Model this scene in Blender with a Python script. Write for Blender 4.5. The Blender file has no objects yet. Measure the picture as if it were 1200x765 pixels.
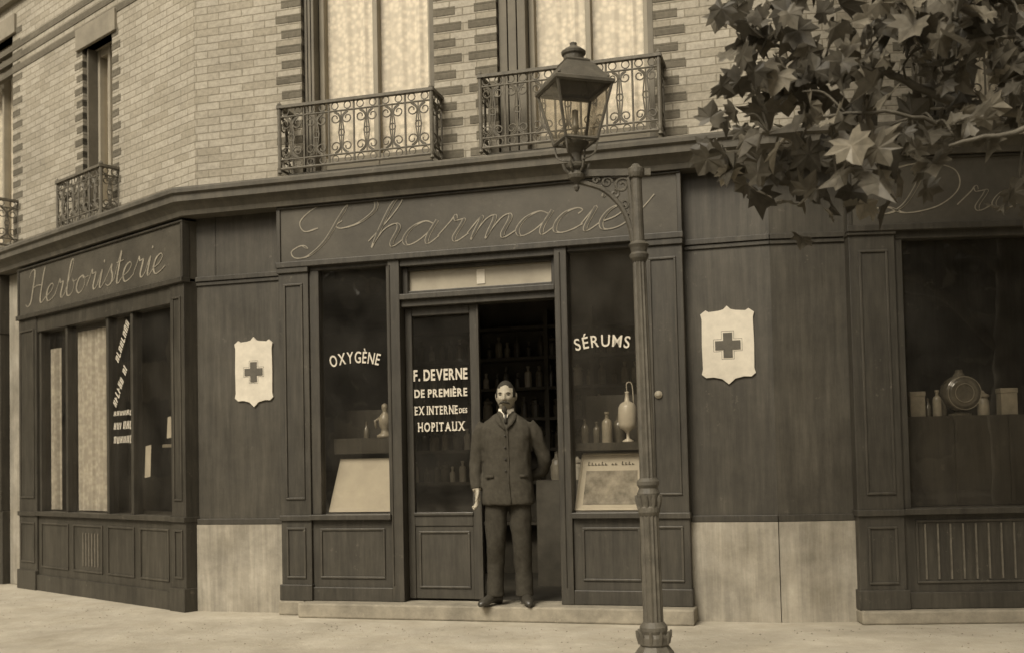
import bpy, math, random
import bmesh
from mathutils import Vector, Matrix, Euler, noise
random.seed(7)
R = math.radians
scene = bpy.context.scene
COL = scene.collection

# ---------------------------------------------------------------- materials
def sep(v, t=1.0):
    if v > .4: t *= .8
    return (min(1, v*(1+.07*t)), v*(1-.04*t), v*(1-.26*t), 1)

def newmat(name):
    m = bpy.data.materials.new(name); m.use_nodes = True
    nt = m.node_tree; nt.nodes.clear()
    out = nt.nodes.new('ShaderNodeOutputMaterial')
    return m, nt, out

def mat(name, v, rough=.6, amp=.25, scale=6, bump=.15, bscale=60, stretch=(1, 1, 1), spec=.4, metal=0, dirt=0, wear=0, streak=0, lump=0):
    m, nt, out = newmat(name)
    N, L = nt.nodes, nt.links
    b = N.new('ShaderNodeBsdfPrincipled')
    L.new(b.outputs[0], out.inputs[0])
    tc = N.new('ShaderNodeTexCoord'); mp = N.new('ShaderNodeMapping'); mp.inputs['Scale'].default_value = stretch
    L.new(tc.outputs['Object'], mp.inputs[0])
    def ntex(sc, det, ro, src=None):
        n = N.new('ShaderNodeTexNoise'); n.inputs['Scale'].default_value = sc; n.inputs['Detail'].default_value = det; n.inputs['Roughness'].default_value = ro
        L.new(src or tc.outputs['Object'], n.inputs['Vector']); return n
    def ramp(src, p0, p1, c0, c1):
        r = N.new('ShaderNodeValToRGB'); r.color_ramp.elements[0].position = p0; r.color_ramp.elements[1].position = p1
        r.color_ramp.elements[0].color = c0; r.color_ramp.elements[1].color = c1; L.new(src, r.inputs[0]); return r.outputs[0]
    def mul(a, c):
        mx = N.new('ShaderNodeMixRGB'); mx.blend_type = 'MULTIPLY'; mx.inputs[0].default_value = 1
        L.new(a, mx.inputs[1]); L.new(c, mx.inputs[2]); return mx.outputs[0]
    g = lambda x: (x, x, x, 1)
    n1 = ntex(scale, 8, .65, mp.outputs[0])
    last = ramp(n1.outputs['Fac'], .3, .7, sep(v*(1-amp)), sep(v*(1+amp)))
    if dirt: last = mul(last, ramp(ntex(1.3, 10, .75).outputs['Fac'], .38, .62, g(1-dirt), g(1)))
    if streak:
        ms = N.new('ShaderNodeMapping'); ms.inputs['Scale'].default_value = (9, 9, .55); L.new(tc.outputs['Object'], ms.inputs[0])
        last = mul(last, ramp(ntex(1.6, 9, .7, ms.outputs[0]).outputs['Fac'], .4, .6, g(1-streak), g(1)))
    if wear:
        ws = ramp(ntex(11, 12, .78).outputs['Fac'], .60, .66, g(0), g(1))
        mk = ramp(ntex(1.7, 4, .6).outputs['Fac'], .45, .65, g(0), g(1))
        wm = mul(ws, mk)
        mx = N.new('ShaderNodeMixRGB'); L.new(wm, mx.inputs[0]); L.new(last, mx.inputs[1]); mx.inputs[2].default_value = sep(v*(1+wear)); last = mx.outputs[0]
    L.new(last, b.inputs['Base Color'])
    rr = N.new('ShaderNodeMapRange'); rr.inputs['To Min'].default_value = max(.05, rough-.12); rr.inputs['To Max'].default_value = min(1, rough+.18)
    L.new(ntex(4, 6, .6).outputs['Fac'], rr.inputs['Value']); L.new(rr.outputs[0], b.inputs['Roughness'])
    b.inputs['Specular IOR Level'].default_value = spec
    b.inputs['Metallic'].default_value = metal
    if bump:
        n2 = ntex(bscale, 5, .6, mp.outputs[0])
        bp = N.new('ShaderNodeBump'); bp.inputs['Strength'].default_value = bump; bp.inputs['Distance'].default_value = .01
        L.new(n2.outputs['Fac'], bp.inputs['Height']); lastn = bp.outputs[0]
        if lump:
            b2 = N.new('ShaderNodeBump'); b2.inputs['Strength'].default_value = lump; b2.inputs['Distance'].default_value = .06
            L.new(ntex(5, 6, .6).outputs['Fac'], b2.inputs['Height']); L.new(lastn, b2.inputs['Normal']); lastn = b2.outputs[0]
        L.new(lastn, b.inputs['Normal'])
    return m

def brickmat(name, v1, v2, vm):
    m, nt, out = newmat(name); N, L = nt.nodes, nt.links
    b = N.new('ShaderNodeBsdfPrincipled'); L.new(b.outputs[0], out.inputs[0])
    b.inputs['Roughness'].default_value = .9; b.inputs['Specular IOR Level'].default_value = .15
    uv = N.new('ShaderNodeUVMap'); uv.uv_map = 'UVMap'
    nz = N.new('ShaderNodeTexNoise'); nz.inputs['Scale'].default_value = 5; nz.inputs['Detail'].default_value = 3
    L.new(uv.outputs[0], nz.inputs['Vector'])
    vs = N.new('ShaderNodeVectorMath'); vs.operation = 'MULTIPLY_ADD'
    L.new(nz.outputs['Color'], vs.inputs[0]); vs.inputs[1].default_value = (.014, .009, 0); L.new(uv.outputs[0], vs.inputs[2])
    bt = N.new('ShaderNodeTexBrick'); bt.inputs['Scale'].default_value = 1
    bt.inputs['Brick Width'].default_value = .225; bt.inputs['Row Height'].default_value = .066
    bt.inputs['Mortar Size'].default_value = .006; bt.inputs['Mortar Smooth'].default_value = .35
    bt.inputs['Bias'].default_value = -.25
    bt.inputs['Color1'].default_value = sep(v1); bt.inputs['Color2'].default_value = sep(v2); bt.inputs['Mortar'].default_value = sep(vm)
    L.new(vs.outputs[0], bt.inputs['Vector'])
    last = bt.outputs['Color']
    for sc, det, lo, p0, p1 in ((1.2, 10, .74, .3, .7), (28, 6, .68, .3, .65), (.35, 4, .82, .35, .65)):
        n = N.new('ShaderNodeTexNoise'); n.inputs['Scale'].default_value = sc; n.inputs['Detail'].default_value = det; n.inputs['Roughness'].default_value = .7
        L.new(uv.outputs[0], n.inputs['Vector'])
        r = N.new('ShaderNodeValToRGB'); r.color_ramp.elements[0].position = p0; r.color_ramp.elements[1].position = p1
        r.color_ramp.elements[0].color = (lo, lo, lo, 1); r.color_ramp.elements[1].color = (1, 1, 1, 1)
        L.new(n.outputs['Fac'], r.inputs[0])
        mx = N.new('ShaderNodeMixRGB'); mx.blend_type = 'MULTIPLY'; mx.inputs[0].default_value = 1
        L.new(last, mx.inputs[1]); L.new(r.outputs[0], mx.inputs[2]); last = mx.outputs[0]
    L.new(last, b.inputs['Base Color'])
    bp = N.new('ShaderNodeBump'); bp.inputs['Strength'].default_value = .5; bp.inputs['Distance'].default_value = .008
    inv = N.new('ShaderNodeMath'); inv.operation = 'SUBTRACT'; inv.inputs[0].default_value = 1
    L.new(bt.outputs['Fac'], inv.inputs[1]); L.new(inv.outputs[0], bp.inputs['Height']); L.new(bp.outputs[0], b.inputs['Normal'])
    return m

def glassmat(name, tint=.9, base=.06, rough=.015):
    m, nt, out = newmat(name); N, L = nt.nodes, nt.links
    t = N.new('ShaderNodeBsdfTransparent'); t.inputs[0].default_value = sep(tint, .3)
    g = N.new('ShaderNodeBsdfGlossy'); g.inputs['Roughness'].default_value = rough; g.inputs[0].default_value = sep(.9, .3)
    lw = N.new('ShaderNodeLayerWeight'); lw.inputs['Blend'].default_value = .5
    pw_ = N.new('ShaderNodeMath'); pw_.operation = 'POWER'; pw_.inputs[1].default_value = 4; L.new(lw.outputs['Facing'], pw_.inputs[0])
    ma = N.new('ShaderNodeMath'); ma.operation = 'MULTIPLY_ADD'; ma.inputs[1].default_value = .8; ma.inputs[2].default_value = base; L.new(pw_.outputs[0], ma.inputs[0])
    n = N.new('ShaderNodeTexNoise'); n.inputs['Scale'].default_value = 2.2
    tc = N.new('ShaderNodeTexCoord'); L.new(tc.outputs['Object'], n.inputs['Vector'])
    bp = N.new('ShaderNodeBump'); bp.inputs['Strength'].default_value = .16; bp.inputs['Distance'].default_value = .02
    L.new(n.outputs['Fac'], bp.inputs['Height']); L.new(bp.outputs[0], g.inputs['Normal'])
    df = N.new('ShaderNodeBsdfDiffuse'); df.inputs[0].default_value = sep(.45, .8)
    nd = N.new('ShaderNodeTexNoise'); nd.inputs['Scale'].default_value = 3; nd.inputs['Detail'].default_value = 9; L.new(tc.outputs['Object'], nd.inputs['Vector'])
    mr = N.new('ShaderNodeMapRange'); mr.inputs['From Min'].default_value = .35; mr.inputs['From Max'].default_value = .7; mr.inputs['To Min'].default_value = .015; mr.inputs['To Max'].default_value = .05
    L.new(nd.outputs['Fac'], mr.inputs['Value'])
    mx0 = N.new('ShaderNodeMixShader'); L.new(mr.outputs[0], mx0.inputs[0]); L.new(t.outputs[0], mx0.inputs[1]); L.new(df.outputs[0], mx0.inputs[2])
    mx = N.new('ShaderNodeMixShader'); L.new(ma.outputs[0], mx.inputs[0]); L.new(mx0.outputs[0], mx.inputs[1]); L.new(g.outputs[0], mx.inputs[2])
    L.new(mx.outputs[0], out.inputs[0])
    return m

def leafmat(name, v, tr=.3):
    m, nt, out = newmat(name); N, L = nt.nodes, nt.links
    b = N.new('ShaderNodeBsdfPrincipled'); b.inputs['Roughness'].default_value = .5
    b.inputs['Specular IOR Level'].default_value = .3
    tc = N.new('ShaderNodeTexCoord'); n = N.new('ShaderNodeTexNoise'); n.inputs['Scale'].default_value = 25; n.inputs['Detail'].default_value = 4
    L.new(tc.outputs['Object'], n.inputs['Vector'])
    cr = N.new('ShaderNodeValToRGB'); cr.color_ramp.elements[0].position = .35; cr.color_ramp.elements[1].position = .65
    cr.color_ramp.elements[0].color = sep(v*.75); cr.color_ramp.elements[1].color = sep(v*1.2)
    L.new(n.outputs['Fac'], cr.inputs[0]); L.new(cr.outputs[0], b.inputs['Base Color'])
    t = N.new('ShaderNodeBsdfTranslucent'); t.inputs[0].default_value = sep(v*1.3)
    mx = N.new('ShaderNodeMixShader'); mx.inputs[0].default_value = tr
    L.new(b.outputs[0], mx.inputs[1]); L.new(t.outputs[0], mx.inputs[2]); L.new(mx.outputs[0], out.inputs[0])
    return m

def lacemat(name, v):
    m, nt, out = newmat(name); N, L = nt.nodes, nt.links
    b = N.new('ShaderNodeBsdfPrincipled'); b.inputs['Roughness'].default_value = .9
    uv = N.new('ShaderNodeUVMap'); uv.uv_map = 'UVMap'
    vo = N.new('ShaderNodeTexVoronoi'); vo.inputs['Scale'].default_value = 22
    L.new(uv.outputs[0], vo.inputs['Vector'])
    n = N.new('ShaderNodeTexNoise'); n.inputs['Scale'].default_value = 9; n.inputs['Detail'].default_value = 5; L.new(uv.outputs[0], n.inputs['Vector'])
    ml = N.new('ShaderNodeMath'); ml.operation = 'MULTIPLY'; L.new(vo.outputs['Distance'], ml.inputs[0]); L.new(n.outputs['Fac'], ml.inputs[1])
    cr = N.new('ShaderNodeValToRGB'); cr.color_ramp.elements[0].position = .08; cr.color_ramp.elements[1].position = .35
    cr.color_ramp.elements[0].color = sep(v, .75); cr.color_ramp.elements[1].color = sep(v*.72, .75)
    L.new(ml.outputs[0], cr.inputs[0]); L.new(cr.outputs[0], b.inputs['Base Color'])
    L.new(b.outputs[0], out.inputs[0])
    return m

M_brick = brickmat('light_brick', .50, .36, .31)
M_brickd = brickmat('dark_brick', .20, .14, .18)
M_stone = mat('limestone', .34, .85, .22, 3, .3, 30, dirt=.35, streak=.25)
M_render = mat('stone_trim', .25, .85, .2, 4, .25, 40, dirt=.2)
M_wood = mat('painted_shopfront_wood', .056, .45, .25, 5, .12, 14, (6, 6, .7), .4, dirt=.3, wear=1.1, streak=.25)
M_wood2 = mat('painted_pier_wood', .069, .45, .2, 4, .10, 14, (6, 6, .6), .4, dirt=.35, wear=.9, streak=.25)
M_fascia = mat('painted_fascia', .074, .55, .2, 3, .1, 30, (1, 1, 1), .35, dirt=.3, wear=.5)
M_cornice = mat('cornice_paint', .105, .7, .25, 4, .15, 30, dirt=.3, wear=.5, streak=.2)
M_shut = mat('shutter_paint', .15, .7, .2, 4, .15, 30, dirt=.2)
M_frame = mat('upper_window_frame_paint', .25, .7, .15, 4, .1, 30)
M_gold = mat('faded_gilt', .22, .6, .3, 12, 0)
M_white = mat('white_enamel', .54, .5, .10, 14, 0, dirt=.1)
M_wletter = mat('white_window_paint', .50, .6, .15, 30, 0)
M_cross = mat('cross_paint', .08, .6, .2, 30, 0)
M_iron = mat('wrought_iron', .11, .6, .3, 20, .2, 80)
M_lamp = mat('cast_iron_paint', .095, .55, .3, 12, .25, 90, dirt=.3, wear=1)
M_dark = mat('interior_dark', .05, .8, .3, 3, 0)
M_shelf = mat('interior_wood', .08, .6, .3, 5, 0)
M_glass = glassmat('window_glass', .80, .12)
M_uglass = glassmat('upper_window_glass', .96, .05)
M_lglass = glassmat('lantern_glass', .88, .10)
M_frost = mat('frosted_transom_glass', .34, .3, .15, 3, 0, dirt=.15)
M_lace = lacemat('lace_curtain', .68)
M_lace2 = lacemat('lace_curtain_shop', .62)
M_side = mat('sidewalk_asphalt', .37, .9, .16, 2.2, .45, 70, dirt=.20, lump=.35, wear=-.25)
M_kerb = mat('granite_kerb', .33, .85, .15, 20, .3, 60, dirt=.2)
M_road = mat('road_paving', .16, .9, .2, 3, .4, 40, dirt=.2)
M_step = mat('step_stone', .27, .85, .25, 6, .3, 40, dirt=.4, wear=.4)
M_bark = mat('bark', .10, .9, .4, 8, .6, 30)
M_paper = mat('card_paper', .55, .8, .12, 4, 0, dirt=.1)
M_print = mat('printed_picture', .27, .7, .6, 9, 0)
M_ink = mat('ink', .10, .8, .1, 6, 0)
M_bot = mat('bottle_glass_dark', .10, .15, .4, 9, 0, spec=.6)
M_bot2 = mat('bottle_pale', .25, .3, .3, 9, 0, spec=.5)
M_bot3 = mat('bottle_white', .52, .3, .15, 9, 0, spec=.5)

# ---------------------------------------------------------------- frames
class F:
    def __init__(s, o, e):
        s.o = Vector((o[0], o[1], 0)); l = math.hypot(*e); s.e = Vector((e[0]/l, e[1]/l, 0))
        s.n = s.e.cross(Vector((0, 0, 1)))
    def p(s, a, d, z): return s.o + s.e*a + s.n*d + Vector((0, 0, z))
BL = (-2.73, 9.27); BR = (1.958, 7.947)
FC = F((0, 8.5), (.9623, -.2719))
FL = F(BL, (.7433, -.669))
FR = F(BR, (.9982, -.0599))
W0 = F((0, 0), (1, 0))   # plain world frame: s=x, d=-y

def empty(name):
    o = bpy.data.objects.new(name, None); COL.objects.link(o); o.empty_display_size = .3
    return o

class Part:
    def __init__(s, name, m): s.name = name; s.m = m; s.v = []; s.f = []; s.uv = []
    def face(s, pts, uvs=None):
        i = len(s.v); s.v += [Vector(p) for p in pts]; s.f.append(tuple(range(i, i+len(pts))))
        s.uv.append(uvs or [(p[0], p[2]) for p in pts])
    def pane(s, f, a0, a1, d, z0, z1):
        s.face([f.p(a0, d, z0), f.p(a1, d, z0), f.p(a1, d, z1), f.p(a0, d, z1)], [(a0, z0), (a1, z0), (a1, z1), (a0, z1)])
    def box(s, f, a0, a1, d0, d1, z0, z1):
        P = f.p
        i = len(s.v)
        s.v += [P(a, d, z) for z in (z0, z1) for d in (d0, d1) for a in (a0, a1)]
        def q(ids, uv): s.f.append(tuple(i+k for k in ids)); s.uv.append(uv)
        q((2, 3, 7, 6), [(a0, z0), (a1, z0), (a1, z1), (a0, z1)])
        q((1, 0, 4, 5), [(a1, z0), (a0, z0), (a0, z1), (a1, z1)])
        q((3, 1, 5, 7), [(-d1, z0), (-d0, z0), (-d0, z1), (-d1, z1)])
        q((0, 2, 6, 4), [(d0, z0), (d1, z0), (d1, z1), (d0, z1)])
        q((6, 7, 5, 4), [(a0, d1), (a1, d1), (a1, d0), (a0, d0)])
        q((0, 1, 3, 2), [(a0, d0), (a1, d0), (a1, d1), (a0, d1)])
    def add(s, vs, fs):
        i = len(s.v); s.v += [Vector(v) for v in vs]
        for f in fs:
            s.f.append(tuple(i+k for k in f)); s.uv.append([(vs[k][0], vs[k][2]) for k in f])
    def tube(s, pts, rad, seg=6, cap=True):
        vs, fs = tube(pts, rad, seg, cap); s.add(vs, fs)
    def lathe(s, c, prof, seg=14, flute=0, tilt=None):
        vs = []; fs = []; c = Vector(c)
        for (r, z) in prof:
            for k in range(seg):
                a = 2*math.pi*k/seg
                rr = r*(1-(flute if k % 2 else 0))
                p = Vector((rr*math.cos(a), rr*math.sin(a), z))
                if tilt: p = tilt @ p
                vs.append(c+p)
        n = len(prof)
        for i in range(n-1):
            for k in range(seg):
                fs.append((i*seg+k, i*seg+(k+1) % seg, (i+1)*seg+(k+1) % seg, (i+1)*seg+k))
        fs.append(tuple(range(seg))[::-1]); fs.append(tuple((n-1)*seg+k for k in range(seg)))
        s.add(vs, fs)
    def done(s, parent=None, bevel=0, smooth=False, mats=None, midx=None):
        me = bpy.data.meshes.new(s.name); me.from_pydata([tuple(v) for v in s.v], [], s.f)
        ul = me.uv_layers.new(name='UVMap'); k = 0
        for f, u in zip(s.f, s.uv):
            for c in u: ul.data[k].uv = c; k += 1
        for m in (mats or [s.m]): me.materials.append(m)
        if midx:
            for p, i in zip(me.polygons, midx): p.material_index = i
        if smooth:
            for p in me.polygons: p.use_smooth = True
        me.update()
        o = bpy.data.objects.new(s.name, me); COL.objects.link(o)
        if parent: o.parent = parent
        if bevel:
            b = o.modifiers.new('b', 'BEVEL'); b.width = bevel; b.segments = 2; b.limit_method = 'ANGLE'
        return o

def tube(pts, rad, seg=6, cap=True):
    pts = [Vector(p) for p in pts]; n = len(pts)
    if not isinstance(rad, (list, tuple)): rad = [rad]*n
    if len(rad) != n:
        rr = []
        for i in range(n):
            t = i/(n-1)*(len(rad)-1); k = min(int(t), len(rad)-2); u = t-k
            a, b = rad[k], rad[k+1]
            if isinstance(a, tuple): rr.append((a[0]+(b[0]-a[0])*u, a[1]+(b[1]-a[1])*u))
            else: rr.append(a+(b-a)*u)
        rad = rr
    vs = []; fs = []
    t = (pts[1]-pts[0]).normalized()
    up = Vector((0, 0, 1)) if abs(t.z) < .9 else Vector((0, 1, 0))
    x = t.cross(up).normalized()
    for i in range(n):
        if i == 0: t = pts[1]-pts[0]
        elif i == n-1: t = pts[-1]-pts[-2]
        else: t = pts[i+1]-pts[i-1]
        if t.length < 1e-9: t = Vector((0, 0, 1))
        t.normalize(); x = (x - t*x.dot(t)).normalized(); y = t.cross(x)
        r = rad[i]; rx, ry = (r if isinstance(r, tuple) else (r, r))
        for k in range(seg):
            a = 2*math.pi*k/seg
            vs.append(pts[i]+x*rx*math.cos(a)+y*ry*math.sin(a))
    for i in range(n-1):
        for k in range(seg):
            fs.append((i*seg+k, i*seg+(k+1) % seg, (i+1)*seg+(k+1) % seg, (i+1)*seg+k))
    if cap:
        fs.append(tuple(range(seg))[::-1]); fs.append(tuple((n-1)*seg+k for k in range(seg)))
    return vs, fs

def catmull(P, n=6):
    P = [Vector(p) for p in P]
    if len(P) < 3: return P
    Q = [P[0]*2-P[1]]+P+[P[-1]*2-P[-2]]; out = []
    for i in range(1, len(Q)-2):
        for k in range(n):
            t = k/n; a, b, c, d = Q[i-1], Q[i], Q[i+1], Q[i+2]
            out.append(.5*((2*b)+(c-a)*t+(2*a-5*b+4*c-d)*t*t+(3*b-a-3*c+d)*t**3))
    out.append(P[-1]); return out

def sweep(part, path, prof, close=True):
    n = len(path); ns = []
    P = [Vector((p[0], p[1], 0)) for p in path]
    for i in range(n-1):
        e = (P[i+1]-P[i]).normalized(); ns.append(e.cross(Vector((0, 0, 1))))
    ms = []
    for i in range(n):
        if i == 0: m = ns[0]
        elif i == n-1: m = ns[-1]
        else: m = (ns[i-1]+ns[i])/(1+ns[i-1].dot(ns[i]))
        ms.append(m)
    s = 0
    for i in range(n-1):
        l = (P[i+1]-P[i]).length
        for k in range(len(prof)-(0 if close else 1)):
            (d0, z0), (d1, z1) = prof[k], prof[(k+1) % len(prof)]
            a = P[i]+ms[i]*d0+Vector((0, 0, z0)); b = P[i+1]+ms[i+1]*d0+Vector((0, 0, z0))
            c = P[i+1]+ms[i+1]*d1+Vector((0, 0, z1)); d = P[i]+ms[i]*d1+Vector((0, 0, z1))
            part.face([a, b, c, d], [(s, z0+d0), (s+l, z0+d0), (s+l, z1+d1), (s, z1+d1)])
        s += l

# ---------------------------------------------------------------- building
bld = empty('pharmacy_building')
LEND, REND, TOP = -9.5, 6.5, 7.6
Lend = FL.p(LEND, 0, 0); Rend = FR.p(REND, 0, 0)
path = [(Lend.x, Lend.y), BL, BR, (Rend.x, Rend.y)]
CL = -2.838
CR = 2.035

def wall(part, f, s0, s1, z0, z1, holes, d0=-.28, d1=0):
    cur = s0
    for (a, b, za, zb) in sorted(holes):
        if a > cur: part.box(f, cur, a, d0, d1, z0, z1)
        if za > z0: part.box(f, a, b, d0, d1, z0, za)
        if zb < z1: part.box(f, a, b, d0, d1, zb, z1)
        cur = b
    if cur < s1: part.box(f, cur, s1, d0, d1, z0, z1)

W1 = (-1.80, -.60, 3.69, 6.1); W2 = (-.06, 1.21, 3.69, 6.1)
WL = (-2.08, -1.47, 3.75, 5.48); WL2 = (-4.9, -3.72, 3.69, 6.1); WL3 = (-7.4, -6.3, 3.69, 6.1)
WR = (1.2, 2.3, 3.69, 6.1); WR2 = (3.9, 5.0, 3.69, 6.1)
wb = Part('brick_wall', M_brick)
wall(wb, FC, CL, CR, 3.60, TOP, [W1, W2])
wall(wb, FL, LEND, 0, 3.60, TOP, [WL, WL2, WL3])
wall(wb, FR, 0, REND, 3.60, TOP, [WR, WR2])
wb.done(bld)
q = Part('dark_brick_quoins', M_brickd)
def quoins(f, a, b, z0, z1, w=.24):
    z = z0+.02; k = 0
    while z < z1:
        ww = w if k % 2 == 0 else w*.78
        q.box(f, a-ww, a, -.05, .004, z, z+.066); q.box(f, b, b+ww, -.05, .004, z, z+.066)
        z += .132; k += 1
for f, w in ((FC, W1), (FC, W2), (FL, WL2), (FL, WL3), (FR, WR), (FR, WR2)): quoins(f, w[0], w[1], w[2], w[3]+.1)
quoins(FL, WL[0], WL[1], 3.7, 5.5, .16)
q.done(bld)
bd = Part('string_course', M_render)
sweep(bd, path, [(0, 6.45), (.06, 6.45), (.09, 6.52), (.09, 6.6), (0, 6.63)])
sweep(bd, path, [(0, 7.3), (.15, 7.35), (.3, 7.5), (.3, 7.6), (0, 7.62)])
bd.done(bld)
bd2 = Part('brick_band', M_brickd)
for z in (5.66, 5.79, 5.92): bd2.box(FL, LEND, -.9, -.05, .007, z, z+.066)
bd2.done(bld)
ls = Part('window_lintels_and_sills', M_render)
for f, w in ((FC, W1), (FC, W2), (FL, WL), (FL, WL2), (FL, WL3), (FR, WR), (FR, WR2)):
    ls.box(f, w[0]-.1, w[1]+.1, -.1, .03, w[3], w[3]+.22)
    ls.box(f, w[0]-.05, w[1]+.05, -.27, .08, w[2]-.07, w[2])
ls.done(bld, .006)
wf = Part('upper_window_frames', M_frame); wg = Part('upper_window_glass', M_uglass); sh = Part('folded_shutters', M_shut)
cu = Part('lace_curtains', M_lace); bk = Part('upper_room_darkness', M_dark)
def curtain(part, f, a, b, d, z0, z1, waves=9, amp=.012):
    n = 40
    def off(t): return amp*(math.sin(t*waves*6.28+math.sin(t*17))+.5*math.sin(t*waves*14+2))
    for i in range(n):
        s0 = a+(b-a)*i/n; s1 = a+(b-a)*(i+1)/n
        o0 = off(i/n); o1 = off((i+1)/n)
        part.face([f.p(s0, d+o0, z0), f.p(s1, d+o1, z0), f.p(s1, d+o1, z1), f.p(s0, d+o0, z1)], [(s0, z0), (s1, z0), (s1, z1), (s0, z1)])
def upwin(f, w, shut):
    a, b, z0, z1 = w
    if shut:
        for k in range(3):
            x0 = a+.008+k*(shut/3); sh.box(f, x0, x0+shut/3-.012, -.17+.012*k, -.04+.01*k, z0+.01, z1)
        sh.box(f, b-.05, b-.005, -.17, -.03, z0+.01, z1)
        a += shut; b -= .05
    m = (a+b)/2
    wf.box(f, a, a+.045, -.20, -.12, z0, z1); wf.box(f, b-.045, b, -.20, -.12, z0, z1)
    wf.box(f, m-.022, m+.022, -.195, -.115, z0, z1)
    wf.box(f, a+.045, b-.045, -.198, -.125, z0, z0+.16); wf.box(f, a+.045, b-.045, -.198, -.125, z1-.08, z1)
    wg.pane(f, a+.04, b-.04, -.165, z0+.1, z1-.05)
    curtain(cu, f, a+.02, m-.004, -.205, z0+.05, z1, 3, .008); curtain(cu, f, m+.004, b-.02, -.205, z0+.05, z1, 3, .008)
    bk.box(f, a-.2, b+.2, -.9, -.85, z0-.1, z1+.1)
upwin(FC, W1, .11); upwin(FC, W2, .24); upwin(FL, WL, .08); upwin(FL, WL2, .15); upwin(FL, WL3, .15); upwin(FR, WR, .2); upwin(FR, WR2, .2)
for p_ in (wf, sh): p_.done(bld, .004)
for p_ in (wg, cu, bk): p_.done(bld)

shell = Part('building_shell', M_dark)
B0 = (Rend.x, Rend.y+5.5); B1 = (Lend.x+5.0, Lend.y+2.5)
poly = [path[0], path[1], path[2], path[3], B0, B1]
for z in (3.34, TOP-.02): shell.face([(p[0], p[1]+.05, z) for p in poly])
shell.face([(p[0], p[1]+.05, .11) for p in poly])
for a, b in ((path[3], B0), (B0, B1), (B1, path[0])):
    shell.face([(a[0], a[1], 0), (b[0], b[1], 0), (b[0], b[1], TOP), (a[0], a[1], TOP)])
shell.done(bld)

co = Part('shopfront_cornice', M_cornice)
sweep(co, path, [(-.05, 3.402), (.165, 3.402), (.175, 3.44), (.21, 3.48), (.25, 3.505), (.25, 3.56), (.275, 3.575), (.275, 3.605), (.26, 3.625), (-.05, 3.66)])
co.done(bld)

pw = Part('pier_boarding', M_wood2); ps = Part('pier_stone_base', M_stone); pm = Part('pier_mouldings', M_wood)
def pier(f, a, b):
    pw.box(f, a, b, -.12, 0, .74, 3.40)
    ps.box(f, a, b, -.12, .035, -.02, .74)
    pm.box(f, a, b, 0, .03, .742, .79); pm.box(f, a, b, 0, .028, 2.845, 2.885); pm.box(f, a, b, 0, .015, 2.81, 2.84)
pier(FC, CL, -1.97); pier(FC, 1.398, CR); pier(FR, 0, .553)
pm.box(FC, -2.66, -2.645, 0, .006, 2.885, 3.40)
pw.done(bld); ps.done(bld); pm.done(bld, .004)

w = Part('shopfront_joinery', M_wood)
pn = Part('shopfront_panel_mouldings', M_wood2)
gl = Part('shop_window_glass', M_glass)
def panel(f, a, b, z0, z1, d, t=.018, h=.012):
    pn.box(f, a, b, d-.004, d+h, z0, z0+t); pn.box(f, a, b, d-.004, d+h, z1-t, z1)
    pn.box(f, a, a+t, d-.004, d+h, z0+t, z1-t); pn.box(f, b-t, b, d-.004, d+h, z0+t, z1-t)
SA, SB = -1.985, 1.398
for a, b in ((SA, -1.71), (1.09, SB)):
    w.box(FC, a, b, -.12, .12, .12, 2.90)
    w.box(FC, a-.01, b+.01, -.12, .145, .12, .25); w.box(FC, a-.008, b+.008, 0, .14, .775, .82)
    panel(FC, a+.05, b-.05, .95, 2.75, .12); panel(FC, a+.05, b-.05, .30, .72, .12)
    w.box(FC, a-.006, b+.006, 0, .14, 2.84, 2.90)
for a, b in ((-1.71, -.995), (.50, 1.09)):
    w.box(FC, a, b, -.05, .095, .12, .78)
    w.box(FC, a, b, -.05, .12, .12, .23)
    w.box(FC, a, b, -.35, .15, .78, .825)
    panel(FC, a+.07, b-.07, .30, .71, .095)
    w.box(FC, a, b, -.02, .10, 2.85, 2.90)
w.box(FC, -1.71, -1.625, 0, .10, .825, 2.85); w.box(FC, -1.02, -.995, 0, .10, .825, 2.85)
w.box(FC, 1.05, 1.09, 0, .10, .825, 2.85)
gl.pane(FC, -1.63, -1.0, .053, .82, 2.86); gl.pane(FC, .49, 1.06, .053, .82, 2.86)
w.box(FC, -.995, -.895, -.05, .125, .12, 2.90); w.box(FC, .40, .50, -.05, .125, .12, 2.90)
w.box(FC, -.985, -.975, .12, .135, .25, 2.85); w.box(FC, .44, .45, .12, .135, .25, 2.85)
w.box(FC, -.895, .40, -.05, .11, 2.83, 2.90); w.box(FC, -.895, .40, -.05, .09, 2.50, 2.60)
w.box(FC, -.895, .40, .0, .13, 2.555, 2.60)
w.box(FC, -.895, -.85, -.03, .05, 2.60, 2.83); w.box(FC, .36, .40, -.03, .05, 2.60, 2.83)
w.box(FC, -.85, .36, -.03, .04, 2.60, 2.635); w.box(FC, -.85, .36, -.03, .04, 2.80, 2.83)
tr = Part('transom_light', M_frost); tr.box(FC, -.85, .36, -.01, 0, 2.60, 2.83); tr.done(bld)
tr = Part('transom_number_plate', M_white); tr.box(FC, -.27, -.20, 0, .006, 2.66, 2.78); tr.done(bld, .01)
D0, D1 = -.893, -.262
w.box(FC, D0, D0+.06, -.03, .02, .135, 2.50); w.box(FC, D1-.075, D1, -.03, .02, .135, 2.50)
w.box(FC, D0+.06, D1-.075, -.03, .02, 2.43, 2.50); w.box(FC, D0+.06, D1-.075, -.03, .02, .72, .83)
w.box(FC, D0+.06, D1-.075, -.03, .01, .135, .72); panel(FC, D0+.09, D1-.105, .22, .68, .01)
w.box(FC, D0+.055, D1-.07, .02, .035, .805, .83)
w.box(FC, D1-.012, D1+.006, .02, .035, .135, 2.50)
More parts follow.
